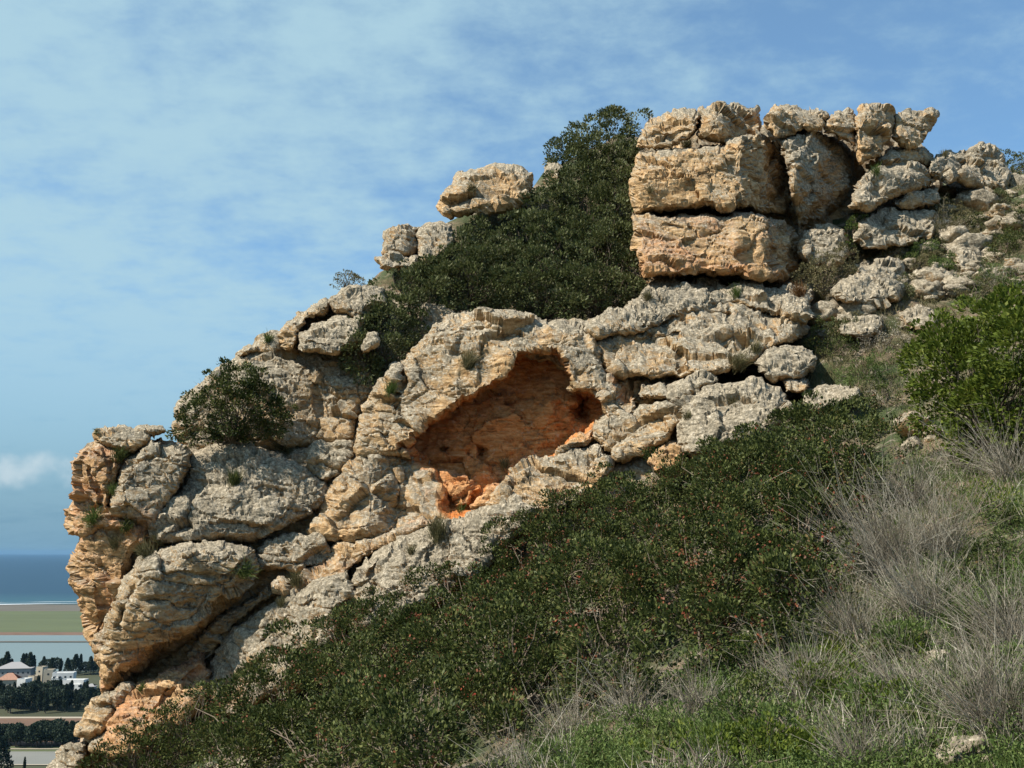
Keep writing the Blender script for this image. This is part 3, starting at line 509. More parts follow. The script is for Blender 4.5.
    rock('rock_slab', 'thin projecting stone lip under the rounded boulder', [(373, 257), (384, 254), (416, 257), (420, 268), (386, 268)], dt=-0.1, bulge=0.9, edge=6, grey=0.55)
    rock('boulder', 'grey boulder right beside the rounded hollow one', [(420, 228), (431, 223), (449, 224), (456, 236), (450, 252), (428, 262), (417, 258)], dt=0.1, bulge=0.9, edge=10, grey=0.6)
    rock('boulder', 'small white rock poking out of the upper bush top', [(541, 178), (546, 163), (556, 162), (564, 172), (560, 186), (546, 188)], dt=0.2, bulge=0.7, edge=7, grey=0.8)
    rock('rock_wall', 'rough grey tan wall behind the bush above the nose', [(172, 428), (178, 404), (200, 388), (238, 352), (275, 346), (300, 350), (335, 353), (360, 358), (384, 375), (368, 405), (358, 438), (343, 446), (312, 446), (260, 452), (190, 455)],
         dt=1.0, bulge=0.9, edge=20, grey=0.5, thick=2.5, tilt=(0, -0.003), amp=1.2, cuts=[([(230, 385), (300, 380), (340, 390)], 4, .15), ([(310, 360), (318, 410)], 5, .15)])
    rock('boulder', 'sloping tan boulder on the left skyline shoulder', [(278, 338), (286, 324), (298, 312), (325, 297), (333, 302), (331, 314), (312, 320), (300, 333), (296, 352), (282, 351)], dt=0.3, bulge=0.8, edge=9, grey=0.4, stain=0.05)
    rock('boulder', 'grey layered boulder at the left end of the upper bush', [(299, 335), (315, 320), (334, 314), (368, 315), (362, 338), (356, 347), (331, 355), (299, 354)], dt=-0.1, bulge=1.0, edge=12, grey=0.75, cuts=[([(302, 345), (330, 347)], 2.5, .1)])
    rock('rock_slab', 'grey capping slab lying on the layered boulder', [(329, 299), (346, 287), (381, 288), (386, 306), (366, 318), (332, 314)], dt=0.1, bulge=0.9, edge=9, grey=0.75)
    rock('rock_slab', 'thin sloping skyline slab left of the tan boulder', [(234, 354), (256, 340), (274, 331), (282, 335), (282, 350), (240, 358)], dt=0.8, bulge=0.7, edge=8, grey=0.5)
    rock('boulder', 'small white rock half buried in the upper bush', [(362, 346), (368, 334), (377, 334), (380, 346), (366, 352)], dt=-1.1, bulge=0.5, edge=6, grey=0.85)
ROCKS()
bpy.context.view_layer.update()
dg = bpy.context.evaluated_depsgraph_get()
def hit(u, v):
    d = Vector(P3(u, v, 1.0).tolist()).normalized()
    ok, loc, nor, _, ob, _ = scene.ray_cast(dg, Vector((0, 0, 0)), d)
    return (np.array(loc), np.array(nor), ob) if ok else None
# ------------------------------------------------------------------ vegetation
def leaf_quads(c, a, b):
    n = len(c); V = np.empty((n, 4, 3)); V[:, 0] = c; V[:, 1] = c + a * 0.45 + b * 0.5; V[:, 2] = c + a; V[:, 3] = c + a * 0.45 - b * 0.5
    return V.reshape(-1, 3), np.arange(n * 4).reshape(n, 4)
def unit(v): return v / (np.linalg.norm(v, axis=-1, keepdims=True) + 1e-9)
def rdir(n): return unit(rng.normal(size=(n, 3)))
def tubes(lines, radii, sides=3):
    """lines: list of (k,3) arrays, radii: list of (k,) arrays; one closed-looking mesh of thin tubes"""
    Vs = []; Fs = []; o = 0
    for Pn, rr in zip(lines, radii):
        k = len(Pn); tdir = unit(np.gradient(Pn, axis=0)); up = np.where(np.abs(tdir[:, 2:3]) > 0.9, [[1., 0, 0]], [[0, 0, 1.]])
        x = unit(np.cross(tdir, up)); y = np.cross(tdir, x); an = np.arange(sides) * 2 * np.pi / sides
        ring = Pn[:, None] + rr[:, None, None] * (np.cos(an)[None, :, None] * x[:, None] + np.sin(an)[None, :, None] * y[:, None])
        Vs.append(ring.reshape(-1, 3)); i = np.arange(k - 1)[:, None] * sides + np.arange(sides)[None]; j = np.arange(k - 1)[:, None] * sides + (np.arange(sides)[None] + 1) % sides
        Fs.append(np.stack([i, j, j + sides, i + sides], -1).reshape(-1, 4) + o); o += k * sides
    return np.concatenate(Vs), np.concatenate(Fs)
def gz(p): return ground_z(np.atleast_1d(p[..., 0]), np.atleast_1d(p[..., 1]))
def march(u, v, h=0.0, t0=5.0, t1=46.0):
    ts = np.arange(t0, t1, 0.08); Pm = P3(u, v, ts); below = Pm[:, 2] - gz(Pm) < h
    return ts[np.argmax(below)] if below.any() else None
def lobe_t(u, v, r, fh=0.55, push=0.5):
    ts = np.arange(5, 46, 0.08); Pm = P3(u, v, ts); ab = Pm[:, 2] - gz(Pm) < fh * r * ts / F
    t = ts[np.argmax(ab)] if ab.any() else 46.0
    return t
def foliage(lobes, rc, nl, L, W, kc=1.0, droop=0.0, upb=0.35, cull=0.72, flat=1.0):
    """lobes: (n,4) x,y,z,R -> leaf base points, axes"""
    lobes = np.asarray(lobes); out = []; cl = []
    for i, (x, y, z, Rr) in enumerate(lobes):
        n = int(max(5, kc * 4.0 * (Rr / rc) ** 2)); d = rdir(n); rad = Rr * (1.12 - 0.60 * rng.random(n) ** 1.1) * (1 + 0.12 * rng.normal(size=n))
        c = np.array([x, y, z]) + d * rad[:, None] * (1, 1, flat)
        vd = unit(np.array([x, y, z])); keep = (d @ vd < 0.25) | (rng.random(n) < 0.3)
        keep &= c[:, 2] > gz(c) - 0.05
        for j, q in enumerate(lobes):
            if j != i: keep &= np.linalg.norm(c - q[:3], axis=1) > cull * q[3]
        out.append(c[keep]); cl.append(d[keep])
    C = np.concatenate(out); D = np.concatenate(cl); rcl = rc * rng.uniform(0.45, 1.5, len(C))
    n = len(C); per = rng.poisson(nl * 1.15 * (rcl / rc) ** 2) + 3
    ci = np.repeat(np.arange(n), per); m = len(ci)
    q = rdir(m); q = unit(q + 0.75 * D[ci] + (0, 0, 0.25)); rr = rcl[ci] * (1.05 - 0.6 * rng.random(m) ** 1.6)
    p = C[ci] + q * rr[:, None] * (1, 1, 0.85)
    a = unit(q + 0.6 * D[ci] + 0.7 * rdir(m) + (0, 0, upb - droop)); nrm = unit(rdir(m) * 0.55 + q * 0.7 + D[ci] * 0.3 + (0, 0, 0.45)); b = unit(np.cross(a, nrm))
    s = (0.65 + 0.7 * rng.random(m))[:, None]
    return C, D, p, a * L * s, b * W * s
def branch_lines(base, tips, r0, kink=0.15):
    ln = []; rd = []
    for tp_ in tips:
        k = 6; f = np.linspace(0, 1, k)[:, None]; mid = base * (1 - f) + tp_ * f
        mid[:, 2] += 0.0; mid[1:-1] += rng.normal(size=(k - 2, 3)) * kink * np.linalg.norm(tp_ - base) * 0.25
        ln.append(mid); rd.append(r0 * (1 - 0.8 * f[:, 0]))
    return ln, rd
def shrub(name, label, cat, pl, mat, rc=0.16, nl=26, L=0.055, W=0.03, kc=1.0, group=None, berries=0.0, twigs=0, world_lobes=None, **kw):
    """pl: (u, v, r_px[, t])"""
    if world_lobes is None:
        world_lobes = []
        for q in pl:
            t = q[3] if len(q) > 3 else lobe_t(q[0], q[1], q[2]); world_lobes.append([*P3(q[0], q[1], t), q[2] * t / F])
    wl = np.array(world_lobes); c0 = wl[:, :3].mean(0); base = np.array([c0[0], c0[1] + 0.1, gz(c0)[0]]); base[2] = min(base[2], c0[2]); base[2] = max(base[2], (wl[:, 2] - 0.6 * wl[:, 3]).min())
    e = empty(name, base); tag(e, label, cat, group)
    C, D, p, a, b = foliage(wl, rc, nl, L, W, kc, **kw)
    V, Fq = leaf_quads(p, a, b); mesh_np('foliage', V - base, Fq, mat, e, smooth=False)
    tips = C[rng.choice(len(C), min(len(C), 5 * len(wl) + 4), replace=False)]
    ln, rd = branch_lines(np.zeros(3) - (0, 0, 0.1), tips - base, 0.022); V, Fq = tubes(ln, rd, 4); mesh_np('branches', V, Fq, M_BARK, e)
    if berries:
        k = rng.choice(len(C), max(1, int(len(C) * berries)), replace=False); m = 14; cc = np.repeat(C[k] + D[k] * rc * 0.75 + rng.normal(size=(len(k), 3)) * 0.07, m, 0) + rng.normal(size=(len(k) * m, 3)) * 0.055
        aa = rdir(len(cc)) * 0.045; bb = unit(np.cross(aa, rdir(len(cc)))) * 0.036; V, Fq = leaf_quads(cc, aa, bb); o = mesh_np('berries', V - base, Fq, M_BERRY, e, smooth=False); o['kind'] = 'stuff'
    if twigs:
        ln = []; rd = []
        for k in rng.choice(len(C), min(twigs, len(C)), replace=False):
            st = C[k] + D[k] * rc * 0.3; dd = unit(D[k] + (0, 0, 0.8) + rng.normal(size=3) * 0.5)
            for _ in range(4):
                d2 = unit(dd + rng.normal(size=3) * 0.35); f = np.linspace(0, 1, 4)[:, None]; ln.append(st + d2 * f * rng.uniform(0.2, 0.5) + rng.normal(size=(4, 3)) * 0.012 - base); rd.append(np.linspace(0.006, 0.002, 4))
        V, Fq = tubes(ln, rd, 3); mesh_np('dead_twigs', V, Fq, M_BARK, e)['kind'] = 'stuff'
    return e
def in_poly(u, v, poly): return poly_sd(np.array([u], float), np.array([v], float), np.array(poly, float))[0][0]
def fill(poly, seeds, r, sp, tfn, rj=0.2, inset=0.55):
    poly = np.array(poly, float); lo = poly.min(0); hi = poly.max(0); out = [[] for _ in seeds]
    row = 0; v = lo[1]
    while v < hi[1]:
        u = lo[0] + (sp / 2 if row % 2 else 0)
        while u < hi[0]:
            uu = u + rng.uniform(-.25, .25) * sp; vv = v + rng.uniform(-.25, .25) * sp; rr = r * rng.uniform(1 - rj, 1 + rj); s = in_poly(uu, vv, poly)
            if s > rr * inset * 0.5:
                rr = min(rr, max(s * 1.05, r * 0.45)); k = int(np.argmin([(uu - a[0]) ** 2 + (vv - a[1]) ** 2 for a in seeds])); out[k].append((uu, vv, rr, tfn(uu, vv, rr)))
            u += sp
        v += sp * 0.8; row += 1
    return out
# --- the dark red-tipped shrubs below the crag
low_poly = [(180, 790), (190, 740), (206, 712), (222, 690), (262, 655), (300, 636), (345, 608), (400, 588), (440, 572), (480, 545), (530, 510), (580, 485), (620, 468), (670, 455), (710, 440), (745, 420), (790, 405), (850, 398), (890, 412), (908, 432), (910, 465), (880, 500), (858, 560), (845, 610), (800, 640), (720, 655), (660, 690), (600, 715), (530, 740), (500, 790), (210, 790)]
low = [(235, 735, 'dark shrub at the lowest left end of the long bush band'), (300, 690, 'dark shrub pressed against the grey slab near the band left end'), (330, 755, 'dark shrub at bottom of the frame, left of centre'),
       (385, 650, 'red tipped shrub just beneath the pale grey weathered ridge'), (420, 730, 'thick dark shrub at the bottom edge below the grey ridge'), (470, 600, 'red tipped shrub under the right end of the grey ridge'),
       (520, 680, 'dark shrub bordering the dry grass at bottom centre'), (560, 560, 'reddest berried shrub in the middle of the bush band'), (610, 640, 'shadowy shrub behind the dry grass heads at lower centre'),
       (640, 500, 'dark green shrub below the pinkish broken rock'), (700, 590, 'red tipped shrub in the thick right centre of the bush band'), (730, 480, 'green shrub in front of the large pale karst boulder'),
       (800, 540, 'dark reddish shrub just left of the grey dry twig bush'), (830, 440, 'greenest shrub at the top right of the bush band')]
pl = fill(low_poly, [(a, b) for a, b, _ in low], 33, 33, lambda u, v, r: min(lobe_t(u, v, r, 1.15) + rng.uniform(-0.6, 0.4), float(T(u, v)[0]) - 0.8), rj=0.42)
for (a, b, lab), q in zip(low, pl):
    if q: shrub('lentisk_shrub', lab, 'shrub', q, M_LENT, 0.22, 96, 0.058, 0.034, group='dark shrubs in the long band below the crag', berries=0.75 if 'red' in lab else 0.28, twigs=2)
pl = fill([(84, 775), (100, 748), (135, 722), (170, 705), (196, 676), (214, 672), (218, 700), (212, 790), (84, 790)], [(130, 750), (195, 705)], 20, 17, lambda u, v, r: float(T(u, v)[0]) - 2.2)
shrub('lentisk_shrub', 'dark green shrub at the foot of the cliff nose, bottom left', 'shrub', pl[0], M_LENT, 0.16, 32, 0.06, 0.033, berries=0.01, twigs=3)
shrub('lentisk_shrub', 'green shrub beside the orange stained ledge under the chin', 'shrub', pl[1], M_LENT, 0.16, 32, 0.06, 0.033, berries=0.01, twigs=3)
# --- upper bushes
up_poly = [(338, 352), (352, 322), (378, 300), (384, 276), (404, 262), (430, 262), (452, 244), (474, 220), (508, 212), (534, 196), (546, 178), (542, 160), (556, 140), (580, 122), (610, 112), (645, 108), (652, 116), (640, 132), (637, 170), (634, 205), (636, 240), (646, 276), (630, 300), (585, 314), (545, 316), (500, 308), (460, 308), (438, 318), (415, 342), (398, 366), (376, 382), (356, 376)]
ups = [(370, 345, 'low olive shrub hanging down left of the great face'), (415, 300, 'olive shrub behind the grey layered boulder'), (470, 265, 'olive shrub below the big cream boulder standing alone'),
       (540, 265, 'grey green shrub in the middle of the upper bush mass'), (605, 275, 'grey green shrub touching the foot of the summit block'), (595, 195, 'dark shrub midway up beside the summit block'), (600, 135, 'rounded dark shrub topmost against the sky left of the summit block')]
pl = fill(up_poly, [(a, b) for a, b, _ in ups], 21, 19, lambda u, v, r: float(np.interp(v, [110, 200, 300, 380], [38.5, 35.0, 30.8, 28.3]) - max(0, (470 - u)) * 0.002))
for (a, b, lab), q in zip(ups, pl):
    if q: shrub('olive_shrub', lab, 'shrub', q, M_CLIFFB, 0.25, 62, 0.095, 0.055, group='shrubs massed left of the summit block', twigs=3)
shrub('olive_shrub', 'dark ragged bush growing on top of the cliff nose', 'shrub', [(205, 422, 20, 27.0), (225, 403, 22, 27.3), (238, 383, 18, 27.4), (252, 408, 23, 27.3), (272, 420, 17, 27.3), (188, 431, 12, 26.9), (228, 424, 18, 27.0), (255, 427, 15, 27.1), (260, 388, 12, 27.4), (213, 385, 10, 27.4), (240, 412, 24, 27.0), (215, 410, 22, 27.0), (236, 398, 22, 27.1)], M_LENT, 0.18, 60, 0.07, 0.04, kc=1.1, twigs=3)
BB = [(960, 360, 42), (1000, 330, 42), (925, 352, 24), (985, 400, 38), (940, 395, 28), (1022, 385, 42), (1010, 300, 24), (932, 325, 20), (965, 425, 14), (1045, 340, 50), (975, 315, 20)]
shrub('broadleaf_bush', 'bright yellow green leafy bush at the right edge', 'bush', [(a, b, r, lobe_t(a, 440, r, 0.4) - 0.7 + (440 - b) * 0.006) for a, b, r in [(q[0] + 5, q[1] + 11, q[2]) for q in BB]], M_BRIGHT, 0.20, 56, 0.085, 0.05, kc=1.15, twigs=2)
sm = [('small_bush', 'green bush growing right below the pale smooth boulder', [(828, 340, 20), (842, 352, 17), (818, 352, 12)], M_LENT, 0.05), ('small_bush', 'low bright green bush left of the yellow green bush', [(862, 372, 17), (884, 368, 17), (845, 378, 10)], M_HERB, 0.05),
      ('small_bush', 'fresh green bush lodged in the dark crevice', [(854, 236, 11, 34.2), (860, 222, 9, 34.2), (848, 246, 8, 33.8)], M_HERB, 0.06), ('small_bush', 'rusty green bush at the corner of the summit block', [(822, 270, 16, 31.6), (838, 262, 14, 31.8), (808, 278, 12, 31.3), (826, 284, 10, 31.2)], M_TUFT, 0.06),
      ('small_bush', 'grey green scrub bush on the right slope below the skyline', [(945, 222, 18), (955, 238, 18), (930, 238, 16), (940, 205, 10), (965, 222, 12)], M_TUFT, 0.05), ('small_bush', 'green bush at the right edge above the layered blocks', [(1014, 226, 14), (1030, 222, 16)], M_LENT, 0.06),
      ('small_bush', 'olive bush on the skyline at the far right', [(1014, 163, 9), (1028, 168, 14), (1000, 156, 6)], M_CLIFFB, 0.07), ('small_bush', 'grey brown bush behind the half hidden grey boulder', [(878, 340, 15), (895, 345, 14), (885, 325, 10), (862, 345, 10)], M_TWIG, 0.04),
      ('small_bush', 'small green bush in front of the tall grey boulder', [(856, 300, 11), (870, 306, 10), (842, 306, 8)], M_HERB, 0.05), ('small_bush', 'dull green bush between the white outcrop and the blocks', [(975, 292, 14), (992, 300, 14), (960, 300, 9)], M_TUFT, 0.05),
      ('small_bush', 'green bush left of the layered blocks on the slope', [(902, 242, 9), (893, 250, 7), (910, 252, 7)], M_HERB, 0.05), ('small_bush', 'olive bush climbing the left skyline shoulder', [(345, 279, 8, 32.5), (356, 286, 8, 32.2), (336, 284, 5, 32.4)], M_TUFT, 0.06),
      ('small_bush', 'dark green low bush under the tan stone cluster', [(868, 405, 12), (885, 398, 11), (905, 400, 10), (888, 386, 9)], M_LENT, 0.05), ('small_bush', 'yellow green herb bush among dry twigs at the right', [(982, 500, 20), (1000, 512, 18), (968, 515, 14)], M_BRIGHT, 0.045),
      ('small_bush', 'dull green herb bush at the right edge above the path', [(990, 560, 22), (1018, 545, 20), (965, 575, 16), (1010, 580, 16)], M_LENT, 0.045), ('small_bush', 'green herb bush at the bottom right of centre', [(745, 720, 22), (775, 735, 22), (720, 745, 20), (800, 720, 16)], M_HERB, 0.04),
      ('small_bush', 'bright green herb bush at the bottom edge of the frame', [(690, 760, 24), (655, 765, 20), (780, 768, 24), (735, 775, 22)], M_BRIGHT, 0.04), ('small_bush', 'dull green herb bush at bottom centre behind dry stalks', [(560, 760, 20), (590, 750, 18), (620, 742, 18), (545, 775, 20)], M_HERB, 0.04),
      ('small_bush', 'soft green herb bush bordering the dark shrubs, lower right', [(700, 672, 20), (735, 662, 20), (770, 655, 20), (800, 665, 18), (670, 690, 16)], M_HERB, 0.045), ('small_bush', 'dull green herb bush under the dry twig bush', [(850, 640, 20), (880, 660, 20), (905, 640, 16), (865, 690, 16)], M_TUFT, 0.04)]
for nme, lab, lb, mt, L0 in sm:
    shrub(nme, lab, 'bush', lb, mt, 0.10, 20, L0, L0 * 0.45, kc=0.8, cull=0.6)
shrub('small_bush', 'rust red dying bush at the left end of the bush band', 'bush', [(206, 722, 8, 24.8), (202, 736, 6, 24.6)], M_RUST, 0.1, 26, 0.05, 0.025)
# --- tufts rooted in cracks of the crag
def tuft(label, u, v, r, mat, n=130, spread=0.75, blade=0.010, name='grass_tuft', cat='tuft', lean=(0, 0, 0), group=None):
    h = hit(u, v)
    if h is None: return
    p, nr, _ = h; t = p[1] / CP; Rm = r * np.linalg.norm(p) / F
    base = p - nr * 0.03; d = unit(rdir(n) * spread + nr * 0.7 + np.array([0, 0, 0.9]) + lean); Ln = Rm * (0.5 + 0.7 * rng.random(n))[:, None] * 1.3
    st = base + rng.normal(size=(n, 3)) * Rm * 0.22; side = unit(np.cross(d, rdir(n))) * blade
    q = np.empty((n, 6, 3)); md = st + d * Ln * 0.55; tp_ = st + d * Ln + (0, 0, -1) * Ln * 0.18 * rng.random((n, 1))
    q[:, 0] = st - side * .5; q[:, 1] = st + side * .5; q[:, 2] = md + side * .5; q[:, 3] = md - side * .5; q[:, 4] = tp_ + side * 0.12; q[:, 5] = tp_ - side * 0.12
    o = np.arange(n)[:, None] * 6; Fq = np.concatenate([o + [0, 1, 2, 3], o + [3, 2, 4, 5]])
    ob = mesh_np(name, q.reshape(-1, 3), Fq, mat, smooth=False, origin=base); tag(ob, label, cat, group)
for a in [('round grey green tuft growing on the great tan face', 468, 366, 13, M_TUFT, 500), ('small green tuft at the left foot of the great face', 390, 393, 10, M_HERB, 220), ('bushy tuft on the crest of the pale grey ridge', 438, 536, 16, M_TUFT, 420),
          ('small tuft lower on the pale grey ridge', 412, 554, 8, M_TUFT, 160), ('dark green tuft in the middle of the broad grey slab', 234, 484, 12, M_LENT, 260), ('dry yellow grass along the back of the broad grey slab', 290, 452, 15, M_TUFT, 420),
          ('dry yellow grass behind the square perched block', 278, 446, 12, M_TUFT, 260), ('green tuft in the top crack of the nose beside the cap', 118, 458, 10, M_LENT, 220), ('long green tuft hanging down the nose column', 94, 522, 12, M_HERB, 260),
          ('brown tuft on the nose column below the pale slab', 116, 546, 9, M_TUFT, 220), ('green tuft between the pale slab and the nose column', 113, 493, 8, M_HERB, 160), ('green tuft wedged at the foot of the pale leaning slab', 126, 530, 9, M_LENT, 180),
          ('olive tuft above the chin shaped boulder, left one', 146, 556, 12, M_TUFT, 260), ('olive tuft above the chin shaped boulder, right one', 160, 541, 9, M_TUFT, 180), ('green plant in the dark gully beside the chin', 243, 574, 13, M_HERB, 300),
          ('yellow green tuft in the upper gully beside the wedged boulder', 296, 584, 11, M_TUFT, 260), ('small green plant at the top of the cap slab', 96, 433, 4, M_LENT, 70), ('tuft hanging on the front of the lone cream boulder', 471, 190, 8, M_TUFT, 150),
          ('tiny tuft on the very top of the lone cream boulder', 484, 164, 6, M_TUFT, 60), ('grey tuft on the left ledge of the summit block', 686, 148, 9, M_TUFT, 220), ('dark round tuft low on the left face of the summit block', 650, 192, 6, M_TUFT, 120),
          ('olive tuft under the right foot of the summit block', 768, 286, 9, M_TUFT, 160), ('green tuft on the cream ledge below the summit block', 736, 296, 9, M_HERB, 160), ('dry tuft on the left end of the cream ledge', 648, 300, 9, M_TUFT, 180),
          ('rusty tuft between the upper bushes and the cream ledge', 556, 314, 10, M_RUST, 200), ('olive tuft at the root of the cracked wall', 738, 366, 14, M_TUFT, 320), ('dry tuft at the foot of the cracked wall, right', 755, 352, 10, M_TUFT, 200),
          ('small tuft on the karst boulder top', 732, 404, 7, M_TUFT, 120), ('olive tuft on the left of the karst boulder', 688, 418, 7, M_TUFT, 120), ('small green tuft on the tilted slab', 876, 174, 8, M_HERB, 150),
          ('dry tuft on the slope left of the skyline boulder', 944, 156, 6, M_TUFT, 100), ('olive tuft inside the cave floor', 505, 468, 9, M_TUFT, 140), ('green tuft at the low mouth of the cave', 462, 510, 8, M_HERB, 120),
          ('dry tuft under the shaded leaning block', 800, 296, 12, M_RUST, 260), ('green tuft on the left skyline rock shoulder', 268, 342, 8, M_HERB, 150), ('green tuft at the orange ledge under the chin', 142, 690, 6, M_HERB, 100),
          ('olive tuft on the gully slab', 282, 606, 8, M_TUFT, 150), ('dry tuft right of the tall grey boulder', 905, 300, 10, M_TUFT, 200), ('pale dry tuft below the half hidden grey boulder', 820, 300, 12, M_TUFT, 260)]:
    tuft(*a)
# --- dry twiggy shrubs on the near slope
def dry_shrub(label, u, v, hpx, n=420, spread=0.5, group='dry twiggy shrubs on the near slope', mat=None):
    t = march(u, v)
    if t is None: return
    base = P3(u, v, t); H = hpx * t / F; ln = []; rd = []
    e = empty('dry_shrub', base); tag(e, label, 'dry shrub', group)
    for i in range(int(n * 0.45)):
        d = unit(rng.normal(size=3) * spread * 1.25 * np.array([1, 1, 0.35]) + (-0.22, 0, 1)); l = H * rng.uniform(0.45, 1.1); k = 5; f = np.linspace(0, 1, k)[:, None]
        bend = rng.normal(size=3) * 0.24 * l; s0 = rng.normal(size=3) * (0.10, 0.10, 0) * H + (0, 0, -0.05); s0[2] = -0.05
        p = s0 + d * l * f + bend * f ** 2 + rng.normal(size=(k, 3)) * 0.008; ln.append(p); r0 = rng.uniform(0.003, 0.0062) * (0.55 + 0.45 * t / 14); rd.append(r0 * (1.0 - 0.7 * f[:, 0]))
        if rng.random() < 0.6:
            for _ in range(2):
                j = rng.integers(2, k); d2 = unit(d + rng.normal(size=3) * 0.45); f2 = np.linspace(0, 1, 3)[:, None]; ln.append(p[j] + d2 * f2 * l * rng.uniform(0.15, 0.35)); rd.append(np.array([1, .7, .4]) * r0 * 0.6)
    V, Fq = tubes(ln, rd, 3); mesh_np('twigs', V, Fq, M_TWIG, e)
for a in [('large grey dry twig bush fanning out beside the dark shrubs', 890, 575, 105, 900, 0.42), ('grey dry twig bush right of the largest fan', 945, 560, 80, 700, 0.45), ('grey dry twig bush at the end of the dark shrub band', 915, 505, 60, 450, 0.5),
          ('dry twig bush at the right edge under the bright bush', 1012, 480, 70, 480, 0.5), ('dry twig bush below the rocks left of the bright bush', 960, 470, 42, 300, 0.5), ('grey dry bush in the lower right corner above the grey stone', 1000, 735, 105, 900, 0.45),
          ('dry twig bush at the right edge above the corner bush', 1018, 650, 90, 600, 0.45), ('grey dry bush in the middle of the lower right slope', 860, 645, 70, 520, 0.5), ('dry twig bush left of the bare path patch', 905, 700, 60, 420, 0.5),
          ('tall pale dry stalks rising in front of the dark shrubs at centre bottom', 570, 745, 70, 260, 0.4), ('dry stalks right of the tall pale stalks', 630, 720, 60, 300, 0.45), ('dry stalks bush before the dark shrub band, right of centre', 700, 715, 60, 340, 0.5),
          ('dry twig bush in the green herbs below the fan', 810, 700, 70, 460, 0.45), ('dry twig bush on the far side of the large fan', 925, 620, 85, 700, 0.42), ('dry stalks at the bottom edge left of the green herbs', 520, 785, 60, 260, 0.4),
          ('grey dry bush at the bottom edge left of the path', 860, 770, 60, 420, 0.5), ('grey twig bush on the slope under the layered blocks', 1000, 290, 26, 260, 0.6), ('grey scrub bush tangled on the upper right slope', 945, 245, 34, 420, 0.55)]:
    dry_shrub(*a)
# --- stones lying on the slope
def stone_mesh(seed):
    import bmesh
    bm = bmesh.new(); bmesh.ops.create_icosphere(bm, subdivisions=4, radius=1); V = np.array([v.co[:] for v in bm.verts]); Fq = np.array([[v.index for v in f.verts] for f in bm.faces]); bm.free()
    S = V * 1.0; w1, w2, c, tl = worley(S * 1.1 + seed * 7.3, seed); D = 0.9 * tl + 0.25 * fbm(S * 1.3 + seed, 3, seed) + 0.07 * fbm(S * 5, 3, seed)
    return V * (1 + D)[:, None] * (1.25, 0.9, 0.7), Fq
protos = []
for k in range(5):
    V, Fq = stone_mesh(k + 3); me_o = mesh_np('stone', V, Fq, ROCK, attrs={'grey': np.full(len(V), [0.9, 0.75, 0.85, 0.6, 0.8][k]), 'stain': np.zeros(len(V))}, origin=np.zeros(3)); protos.append(me_o)
used_p = set(); cnt = 0
def put_stone(u, v, r, label, group=None, sc=(1, 1, 1)):
    global cnt
    t = march(u, v)
    if t is None: return
    k = cnt % 5; cnt += 1; o = protos[k] if k not in used_p else protos[k].copy()
    if k in used_p: COL.objects.link(o)
    used_p.add(k); p = P3(u, v, t); rr = r * t / F; o.location = p + np.array([0, 0, rr * 0.15]); o.scale = (rr * sc[0], rr * sc[1], rr * sc[2]); o.rotation_euler = (rng.uniform(-.3, .3), rng.uniform(-.3, .3), rng.uniform(0, 6.28))
    for a in ('group',): 
        if a in o: del o[a]
    tag(o, label, 'stone', group)
for a in [(970, 765, 34, 'grey lichened stone at the bottom right edge of the frame'), (935, 665, 17, 'dark grey stone beside the bare path patch'), (935, 712, 10, 'pinkish stone lying on the bare path patch'), (1010, 595, 9, 'small pinkish stone at the right edge'),
          (220, 768, 15, 'white stone at bottom left under the dark shrubs, left one'), (250, 766, 13, 'white stone at bottom left under the dark shrubs, middle one'), (274, 764, 10, 'white stone at bottom left under the dark shrubs, right one')]:
    put_stone(*a)
slope = [(860, 255), (900, 250), (940, 190), (1020, 190), (1024, 330), (1000, 300), (920, 300), (860, 340), (800, 345), (840, 300)]
n = 0; tries = 0
while n < 96 and tries < 5000:
    tries += 1; u = rng.uniform(800, 1024); v = rng.uniform(185, 345)
    if in_poly(u, v, slope) < 2: continue
    r = rng.uniform(4, 10) * (1.0 if rng.random() < .7 else 2.0)
    put_stone(u, v, r, ('broad pale boulder half buried in the upper right slope' if r > 11 else 'middling pale stone half buried in the upper right slope' if r > 7 else 'small pale stone half buried in the upper right slope'), 'pale stones strewn over the upper right slope'); n += 1
for i in range(30):
    for _ in range(50):
        u = rng.uniform(810, 1024); w_ = rng.uniform(190, 350)
        if in_poly(u, w_, slope) > 4: break
    r = rng.uniform(8, 15); shrub('scrub_bush', ['dry olive', 'grey green', 'fresh green', 'dark green'][i % 4] + ' scrub bush among the pale stones of the upper right slope', 'bush', [(u + rng.uniform(-r, r), w_ + rng.uniform(-r, r) * .4, r * rng.uniform(.5, .9)) for _ in range(4)], [M_TUFT, M_CLIFFB, M_HERB, M_LENT][i % 4], 0.12, 26, 0.055, 0.024, group='scrub bushes on the upper right slope')
HC = [(rng.uniform(620, 1020), rng.uniform(600, 765), rng.uniform(14, 26)) for _ in range(26)]
for i, (u, w_, r) in enumerate([q for q in HC if q[0] + q[1] > 1330] + [(1005, 620, 16), (905, 530, 12), (950, 600, 15), (880, 730, 18), (640, 735, 16), (830, 745, 18), (600, 765, 16), (760, 690, 16), (935, 470, 12), (1015, 520, 14), (820, 690, 16), (680, 725, 15), (985, 680, 14), (910, 660, 13), (540, 760, 14)]):
    shrub('herb_clump', ['soft green', 'dark green', 'yellow green'][i % 3] + ' leafy herb clump pushing up through the dry twigs', 'herb', [(u + rng.uniform(-r, r), w_ + rng.uniform(-r, r) * .4, r * rng.uniform(.6, .95)) for _ in range(4)], [M_HERB, M_LENT, M_BRIGHT][i % 3], 0.09, 26, 0.042, 0.018, group='herb clumps among the dry twigs', cull=0.5)
